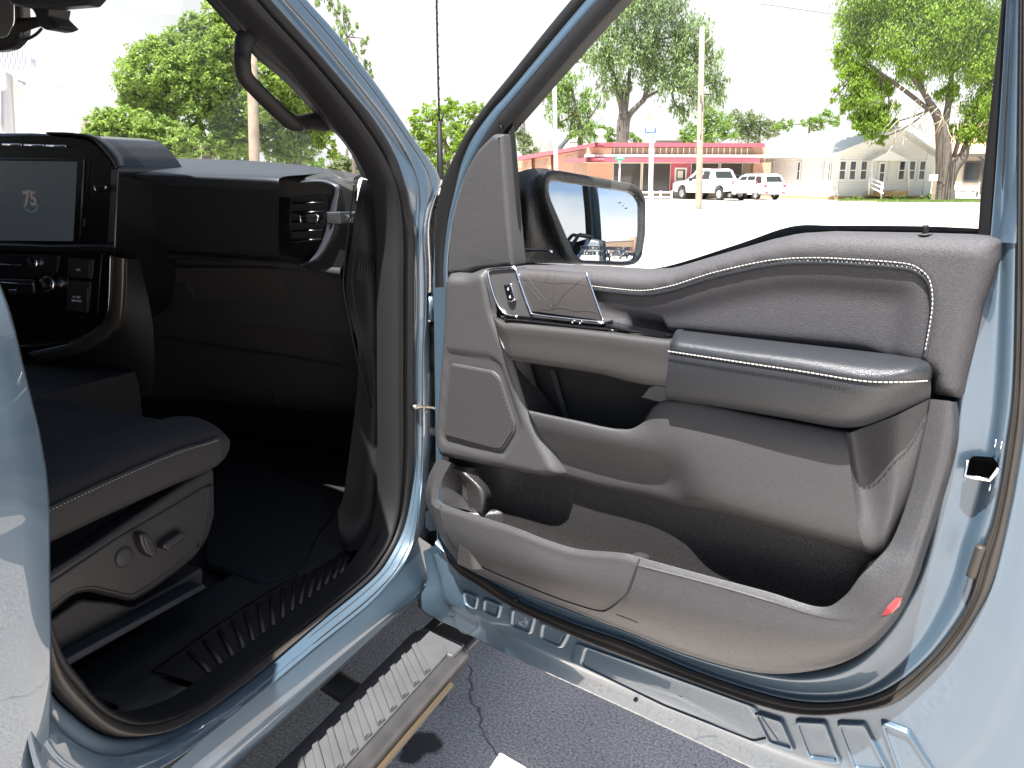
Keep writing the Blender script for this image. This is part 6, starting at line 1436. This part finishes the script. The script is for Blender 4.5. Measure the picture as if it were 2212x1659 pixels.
T_E = [('left_shade_tree', 'broad bright green tree seen through the middle of the windscreen', 46, 445, [[(446, 420, 26), (447, 330, 22), (440, 300, 16), (425, 240, 10), (410, 180, 6)], [(450, 320, 14), (465, 280, 10), (490, 200, 7)]],
        [(470, 30, 36), (520, 55, 42), (440, 75, 36), (395, 105, 42), (325, 120, 36), (300, 165, 40), (375, 165, 46), (455, 140, 50), (535, 130, 46), (290, 215, 34), (345, 235, 40), (430, 220, 44), (510, 220, 44), (370, 100, 30), (280, 190, 24), (500, 90, 40), (480, 180, 40), (330, 200, 34), (600, 160, 40), (570, 80, 36), (400, 160, 40), (420, 60, 26), (350, 280, 34), (420, 285, 30), (480, 250, 40), (400, 320, 24), (520, 300, 34), (470, 310, 26), (560, 220, 40)]),
       ('windscreen_tree', 'bright green tree behind the thick pole and grab handle', 48, 640, [[(640, 420, 24), (642, 320, 18), (635, 260, 12), (620, 200, 6)]],
        [(600, 200, 40), (650, 220, 42), (570, 250, 38), (620, 270, 42), (680, 270, 36), (540, 290, 32), (590, 310, 34), (650, 310, 36), (700, 305, 22), (500, 290, 34), (530, 330, 24), (720, 330, 16), (480, 320, 26), (620, 335, 26), (670, 200, 30), (715, 270, 20)]),
       ('low_shade_tree', 'lower spreading tree at the left, in front of the tall windscreen tree', 42, 300, [[(300, 420, 18), (302, 330, 14), (300, 290, 8)]],
        [(205, 270, 22), (235, 260, 26), (270, 262, 30), (310, 275, 32), (350, 290, 32), (250, 285, 28), (300, 310, 28), (390, 300, 26), (340, 320, 26), (380, 325, 22), (215, 285, 18), (240, 310, 26), (200, 300, 20), (420, 320, 18), (280, 300, 30), (320, 335, 20), (360, 340, 18), (270, 335, 18), (200, 320, 16), (230, 335, 18)])]
for i, (nm, lb_, y, bx, tr, bl) in enumerate(T_E): tree(nm, lb_, y, bx, tr, bl, .105, 4.6, 'brt', 21 + i, 0, clump=.30)
tree('slim_tree', 'slender pale green treetop beside the windscreen pillar', 62, 765, [[(768, 420, 10), (762, 300, 8), (757, 200, 6), (750, 80, 3)]], [(722, 10, 16), (738, 62, 16), (752, 92, 17), (772, 108, 15), (786, 135, 13), (760, 60, 12), (795, 162, 11), (750, 35, 10), (798, 188, 8), (775, 155, 12), (740, 20, 12), (790, 90, 8), (700, -10, 20)], .17, 1.6, 'grey', 31, .6, w=3)
tree('yellow_green_tree', 'yellow-green bushy tree behind the aerial', 50, 965, [[(968, 430, 16), (966, 350, 12), (960, 300, 8), (950, 260, 5)], [(968, 345, 8), (1000, 290, 5)]], [(905, 262, 22), (935, 242, 22), (972, 238, 22), (1008, 242, 22), (1035, 232, 15), (918, 300, 26), (955, 285, 28), (1000, 285, 28), (935, 335, 28), (985, 330, 30), (1020, 330, 24), (895, 290, 15), (970, 215, 10), (1000, 368, 24), (950, 370, 24), (900, 330, 16), (1040, 270, 16)], .09, 4.2, 'yel', 32)
rt = tree('large_yard_tree', 'large thick-trunked tree with dead twigs shading the cottage', 53, 2040, [[(2040, 446, 58), (2040, 425, 44), (2040, 390, 38), (2039, 345, 34), (2037, 300, 32), (2030, 262, 24), (2014, 232, 17), (1992, 195, 11), (1958, 150, 6)], [(2048, 400, 26), (2060, 365, 24), (2080, 338, 22), (2090, 305, 14), (2105, 270, 8)], [(2036, 290, 18), (2048, 230, 13), (2056, 160, 9), (2062, 80, 6), (2064, 0, 4)], [(2005, 236, 10), (1960, 200, 9), (1905, 160, 7), (1870, 130, 5), (1845, 85, 3)], [(2060, 340, 10), (2090, 250, 8), (2130, 190, 6), (2160, 160, 4)]],
     [(1862, 35, 44), (1920, 20, 50), (1985, 35, 50), (2050, 50, 50), (2115, 55, 50), (2175, 60, 50), (1850, 105, 38), (1905, 95, 42), (1965, 110, 38), (2030, 120, 40), (2090, 130, 42), (2150, 150, 42), (1812, 135, 14), (1856, 160, 24), (1842, 220, 24), (1886, 240, 24), (1875, 275, 22), (1915, 190, 20), (2105, 230, 32), (2085, 285, 26), (2130, 285, 24), (1808, 195, 10), (2050, 200, 24), (1950, -40, 60), (2080, -40, 60), (1860, -40, 46), (2170, 220, 40), (1815, 110, 12), (1800, 215, 8), (1930, 265, 14), (1905, 300, 12), (1875, 205, 26), (1860, 255, 24), (1900, 270, 22), (1835, 160, 22), (1880, 170, 26), (1825, 235, 14), (1920, 235, 18), (1845, 190, 20), (1955, 150, 24), (1990, 165, 22), (2140, 240, 26), (2020, 80, 40), (1855, 265, 16), (2055, 285, 14), (1880, 60, 40), (2120, 100, 40)], .105, 4.4, 'yel', 41, .3, w=5, clump=.46)
ORG[0] = V3(rt.location)
rnd = random.Random(5); mb = MB()
for i in range(30):
    x, y = rnd.uniform(1935, 2075), rnd.uniform(175, 270); P = [PY((x, y), 51.5 + rnd.uniform(-1, 1))]
    dx, dy = rnd.uniform(-14, 8), rnd.uniform(6, 16); z_ = P[0]
    for k in range(4):
        x += dx + rnd.uniform(-6, 6); y += dy + rnd.uniform(-5, 5); P.append(PY((x, y), 51.5 + rnd.uniform(-1, 1)))
    mb.tube(P, rnd.uniform(.012, .028), 4, True, 3)
mb.build('dead_twigs', B['twig'], rt)
far = [('background_tree', 'mid green tree behind the utility pole, tallest of the far row', 98, [(1490, 285, 16), (1515, 265, 20), (1535, 250, 22), (1560, 270, 24), (1575, 295, 16), (1500, 300, 16), (1540, 295, 22), (1478, 300, 14)], 'mid'),
       ('background_tree', 'pale sparse tree above the pickup, right of the utility pole', 104, [(1590, 258, 18), (1615, 262, 20), (1640, 270, 18), (1600, 285, 22), (1630, 292, 20), (1655, 290, 14), (1660, 268, 12), (1688, 270, 12), (1675, 285, 14)], 'pale'),
       ('background_tree', 'green treetops showing over the cottage roof', 95, [(1700, 272, 12), (1680, 272, 10), (1755, 262, 12), (1785, 252, 14), (1765, 272, 14), (1800, 262, 12), (1740, 268, 10)], 'mid'),
       ('background_bush', 'green bush behind the shop roof beside the tall trunk', 92, [(1312, 290, 14), (1325, 300, 12), (1365, 298, 12), (1378, 303, 9), (1302, 278, 10)], 'mid'),
       ('background_bush', 'drooping shrub behind the low left end of the shop', 92, [(1120, 285, 16), (1132, 312, 16), (1148, 330, 14), (1112, 250, 12), (1140, 300, 12)], 'pale'),
       ('background_bush', 'pale shrub low beyond the dashboard corner', 70, [(735, 350, 16), (755, 358, 16), (775, 365, 14), (770, 350, 12), (745, 372, 14), (715, 362, 12)], 'pale'),
       ('background_bush', 'dark hedge low beyond the dashboard', 66, [(600, 362, 14), (630, 360, 14), (660, 358, 14), (690, 360, 14), (570, 362, 14), (500, 345, 14), (400, 345, 14)], 'mid')]
for i, (nm, lb_, y, bl, mt) in enumerate(far):
    cx = sum(b[0] for b in bl) / len(bl)
    tree(nm, lb_, y, cx, [[(cx, 425, 8), (cx, 320, 6), (cx + 3, min(b[1] for b in bl) + 12, 3)]], bl, .17, 4.2, mt, 60 + i, w=3, clump=.5)
for i, (nm, lb_, bl) in enumerate([('yard_shrub', 'ragged green shrub under the cottage windows', [(1845, 428, 7), (1858, 430, 6), (1832, 431, 5)]), ('yard_shrub', 'green and brown shrub below the porch', [(1925, 428, 7), (1940, 430, 8), (1955, 427, 7), (1912, 432, 6)]), ('yard_shrub', 'low shrub at the foot of the big tree', [(1990, 430, 8), (2003, 426, 9), (2015, 433, 7)])]):
    e = empty(nm, G(bl[0][0], 53.5), lb_, 'shrub', 'shrubs along the cottage'); crown('foliage', bl, 53.5, .09, 7, LM['mid'], e, 80 + i)
    MB().tube([G(bl[0][0], 53.5), PY((bl[0][0], 430), 53.5)], .03, 4).build('stem', B['bark'], e)
ORG[0] = V3()
# grass strip in front of the cottage: ground cover
import numpy as np
rng = np.random.default_rng(3); V = []; Fc = []
gv = []
for i in range(9000):
    px = rng.uniform(1815, 2190); y = 49.5 + rng.uniform(0, 4.5) ** 1.0; 
    if px < 1900 and y < 52: continue
    c = G(px, y); h_ = rng.uniform(.03, .14); a = rng.uniform(0, 6.28); w_ = .03
    dx = V3((math.cos(a) * w_, math.sin(a) * w_, 0)); k = len(V); V += [c - dx, c + dx, c + V3((rng.uniform(-.05, .05), rng.uniform(-.05, .05), h_))]; Fc.append((k, k + 1, k + 2))
print('LEAVES', NL)
tag(ob('grass', V, Fc, LM['mid'], None, smooth=False), kind='stuff')
sg_ = [G(1790, 54.5, .02), G(1830, 51, .02), G(1900, 49.8, .02), G(2000, 49.2, .02), G(2230, 48.6, .02), G(2230, 58, .02), G(1800, 56, .02)]
tag(ob('soil_bed', sg_, [tuple(range(len(sg_)))], pm('dry_soil', (.24, .19, .13), .95, var=.5, vscale=3, col2=(.09, .11, .04)), None, smooth=False), kind='structure')
ORG[0] = V3((0, 0, 0))
def ground_mat():
    m, t, b = nt('concrete_paving'); tc = N(t, 'ShaderNodeTexCoord'); L = t.links.new
    n1 = N(t, 'ShaderNodeTexNoise', Scale=3.0, Detail=6.0); n2 = N(t, 'ShaderNodeTexNoise', Scale=130.0, Detail=3.0, Roughness=.7); n3 = N(t, 'ShaderNodeTexVoronoi', Scale=150.0)
    for n_ in (n1, n2, n3): L(tc.outputs['Object'], n_.inputs['Vector'])
    r1 = N(t, 'ShaderNodeValToRGB'); e = r1.color_ramp.elements; e[0].position = .3; e[0].color = (.50, .46, .415, 1); e[1].position = .75; e[1].color = (.64, .59, .54, 1); L(n1.outputs[0], r1.inputs[0])
    r2 = N(t, 'ShaderNodeValToRGB'); e = r2.color_ramp.elements; e[0].position = .36; e[0].color = (.38, .36, .37, 1); e[1].position = .62; e[1].color = (1.55, 1.52, 1.5, 1); L(n2.outputs[0], r2.inputs[0])
    mx = N(t, 'ShaderNodeMix', data_type='RGBA', blend_type='MULTIPLY'); mx.inputs[0].default_value = .75; L(r1.outputs[0], mx.inputs[6]); L(r2.outputs[0], mx.inputs[7])
    # sparse dark aggregate
    r3 = N(t, 'ShaderNodeMapRange'); r3.inputs[1].default_value = .10; r3.inputs[2].default_value = .16; r3.inputs[3].default_value = .35; r3.inputs[4].default_value = 1; 
    n4 = N(t, 'ShaderNodeTexVoronoi', Scale=38.0); L(tc.outputs['Object'], n4.inputs['Vector']); L(n4.outputs['Distance'], r3.inputs[0])
    mx2 = N(t, 'ShaderNodeMix', data_type='RGBA', blend_type='MULTIPLY'); mx2.inputs[0].default_value = .8; L(mx.outputs[2], mx2.inputs[6])
    L(r3.outputs[0], mx2.inputs[7])
    last = mx2.outputs[2]
    # oil spots
    nw = N(t, 'ShaderNodeTexNoise', Scale=14.0, Detail=4.0); L(tc.outputs['Object'], nw.inputs['Vector'])
    for (px, rad) in (((942, 1512), .028), ((910, 1608), .052), ((888, 1632), .030)):
        c = PZ(px, 0)
        vm = N(t, 'ShaderNodeVectorMath', operation='DISTANCE'); vm.inputs[1].default_value = c; L(tc.outputs['Object'], vm.inputs[0])
        sb_ = N(t, 'ShaderNodeMath', operation='MULTIPLY_ADD'); L(nw.outputs[0], sb_.inputs[0]); sb_.inputs[1].default_value = .07; L(vm.outputs['Value'], sb_.inputs[2])
        mr_ = N(t, 'ShaderNodeMapRange'); mr_.inputs[1].default_value = rad + .028; mr_.inputs[2].default_value = rad + .045; mr_.inputs[3].default_value = 1; mr_.inputs[4].default_value = 0; L(sb_.outputs[0], mr_.inputs[0])
        mz = N(t, 'ShaderNodeMix', data_type='RGBA'); L(mr_.outputs[0], mz.inputs[0]); L(last, mz.inputs[6]); mz.inputs[7].default_value = (.09, .08, .078, 1); last = mz.outputs[2]
    # a crack
    a, b2 = PZ((1000, 1420), 0), PZ((1075, 1659), 0); dr = (b2 - a).normalized(); nn = V3((-dr.y, dr.x, 0))
    nc = N(t, 'ShaderNodeTexNoise', Scale=9.0, Detail=5.0); L(tc.outputs['Object'], nc.inputs['Vector'])
    dt = N(t, 'ShaderNodeVectorMath', operation='DOT_PRODUCT'); dt.inputs[1].default_value = nn; L(tc.outputs['Object'], dt.inputs[0])
    s1 = N(t, 'ShaderNodeMath', operation='SUBTRACT'); L(dt.outputs['Value'], s1.inputs[0]); s1.inputs[1].default_value = a.dot(nn) + .04 * .5
    s2 = N(t, 'ShaderNodeMath', operation='MULTIPLY_ADD'); L(nc.outputs[0], s2.inputs[0]); s2.inputs[1].default_value = .08; L(s1.outputs[0], s2.inputs[2])
    s4 = N(t, 'ShaderNodeMath', operation='SUBTRACT'); L(s2.outputs[0], s4.inputs[0]); s4.inputs[1].default_value = .02
    s3 = N(t, 'ShaderNodeMath', operation='ABSOLUTE'); L(s4.outputs[0], s3.inputs[0])
    m3 = N(t, 'ShaderNodeMapRange'); m3.inputs[1].default_value = .001; m3.inputs[2].default_value = .005; m3.inputs[3].default_value = .75; m3.inputs[4].default_value = 0; L(s3.outputs[0], m3.inputs[0])
    mz = N(t, 'ShaderNodeMix', data_type='RGBA'); L(m3.outputs[0], mz.inputs[0]); L(last, mz.inputs[6]); mz.inputs[7].default_value = (.05, .05, .052, 1); last = mz.outputs[2]
    L(last, b.inputs['Base Color']); b.inputs['Roughness'].default_value = .75
    bp = N(t, 'ShaderNodeBump', Strength=.5, Distance=.003); L(n2.outputs[0], bp.inputs['Height']); L(bp.outputs[0], b.inputs['Normal'])
    return m
g = 3000
tag(ob('ground', [(-g, -g, 0), (g, -g, 0), (g, g, 0), (-g, g, 0)], [(0, 1, 2, 3)], ground_mat(), None, smooth=False), kind='structure')
# ---------------------------------------------------------------- camera, sun, sky
cam = bpy.data.cameras.new('camera'); co = bpy.data.objects.new('camera', cam); COL.objects.link(co)
co.location = CAM; co.rotation_euler = (math.pi / 2 - TH, 0, AZ)
cam.sensor_width = 36; cam.lens = FP / 2212 * 36; cam.clip_start = .02; cam.clip_end = 6000
cam.dof.use_dof = False
SC.camera = co
sd = V3((.05, .406, -1)).normalized()
sun = bpy.data.lights.new('sun', 'SUN'); so = bpy.data.objects.new('sun', sun); COL.objects.link(so)
sun.energy = 5.0; sun.angle = math.radians(.5); sun.color = (1, .975, .945)
so.rotation_euler = sd.to_track_quat('-Z', 'Y').to_euler(); so.location = (0, -5, 12)
w = bpy.data.worlds.new('World'); SC.world = w; w.use_nodes = True; t = w.node_tree
bg = t.nodes['Background']
sky = N(t, 'ShaderNodeTexSky', sky_type='NISHITA'); sky.sun_disc = False
sky.sun_elevation = math.asin(-sd.z); sky.sun_rotation = math.atan2(-sd.x, -sd.y)
sky.dust_density = 2.0; sky.air_density = 1.0
tc = N(t, 'ShaderNodeTexCoord'); mp = N(t, 'ShaderNodeMapping'); mp.inputs['Scale'].default_value = (1, 1, 2.6)
t.links.new(tc.outputs['Generated'], mp.inputs[0])
nz = N(t, 'ShaderNodeTexNoise', Scale=1.7, Detail=7.0, Roughness=.55); t.links.new(mp.outputs[0], nz.inputs['Vector'])
# thin cloud everywhere, thickening towards the horizon
sx = N(t, 'ShaderNodeSeparateXYZ'); t.links.new(tc.outputs['Generated'], sx.inputs[0])
h = N(t, 'ShaderNodeMapRange'); h.inputs[1].default_value = 0; h.inputs[2].default_value = .36; h.inputs[3].default_value = .36; h.inputs[4].default_value = .0
t.links.new(sx.outputs[2], h.inputs[0])
ad = N(t, 'ShaderNodeMath', operation='ADD'); t.links.new(nz.outputs[0], ad.inputs[0]); t.links.new(h.outputs[0], ad.inputs[1])
dv = N(t, 'ShaderNodeVectorMath', operation='DOT_PRODUCT'); dv.inputs[1].default_value = FW; t.links.new(tc.outputs['Generated'], dv.inputs[0])
a2 = N(t, 'ShaderNodeMath', operation='MULTIPLY_ADD'); t.links.new(dv.outputs['Value'], a2.inputs[0]); a2.inputs[1].default_value = .16; t.links.new(ad.outputs[0], a2.inputs[2]); ad = a2
cr = N(t, 'ShaderNodeMapRange'); cr.inputs[1].default_value = .54; cr.inputs[2].default_value = .78; t.links.new(ad.outputs[0], cr.inputs[0])
mx = N(t, 'ShaderNodeMix', data_type='RGBA'); t.links.new(cr.outputs[0], mx.inputs[0]); t.links.new(sky.outputs[0], mx.inputs[6])
mx.inputs[7].default_value = (5.6, 5.6, 5.7, 1)
t.links.new(mx.outputs[2], bg.inputs[0]); bg.inputs[1].default_value = .053
vs = SC.view_settings; vs.view_transform = 'Standard'; vs.look = 'None'; vs.gamma = 1; vs.exposure = 2.0; vs.use_curve_mapping = False
SC.cycles.max_bounces = 8; SC.cycles.transparent_max_bounces = 24; SC.cycles.use_denoising = True; SC.cycles.sample_clamp_indirect = 8
SC.cycles.caustics_reflective = False; SC.cycles.caustics_refractive = False
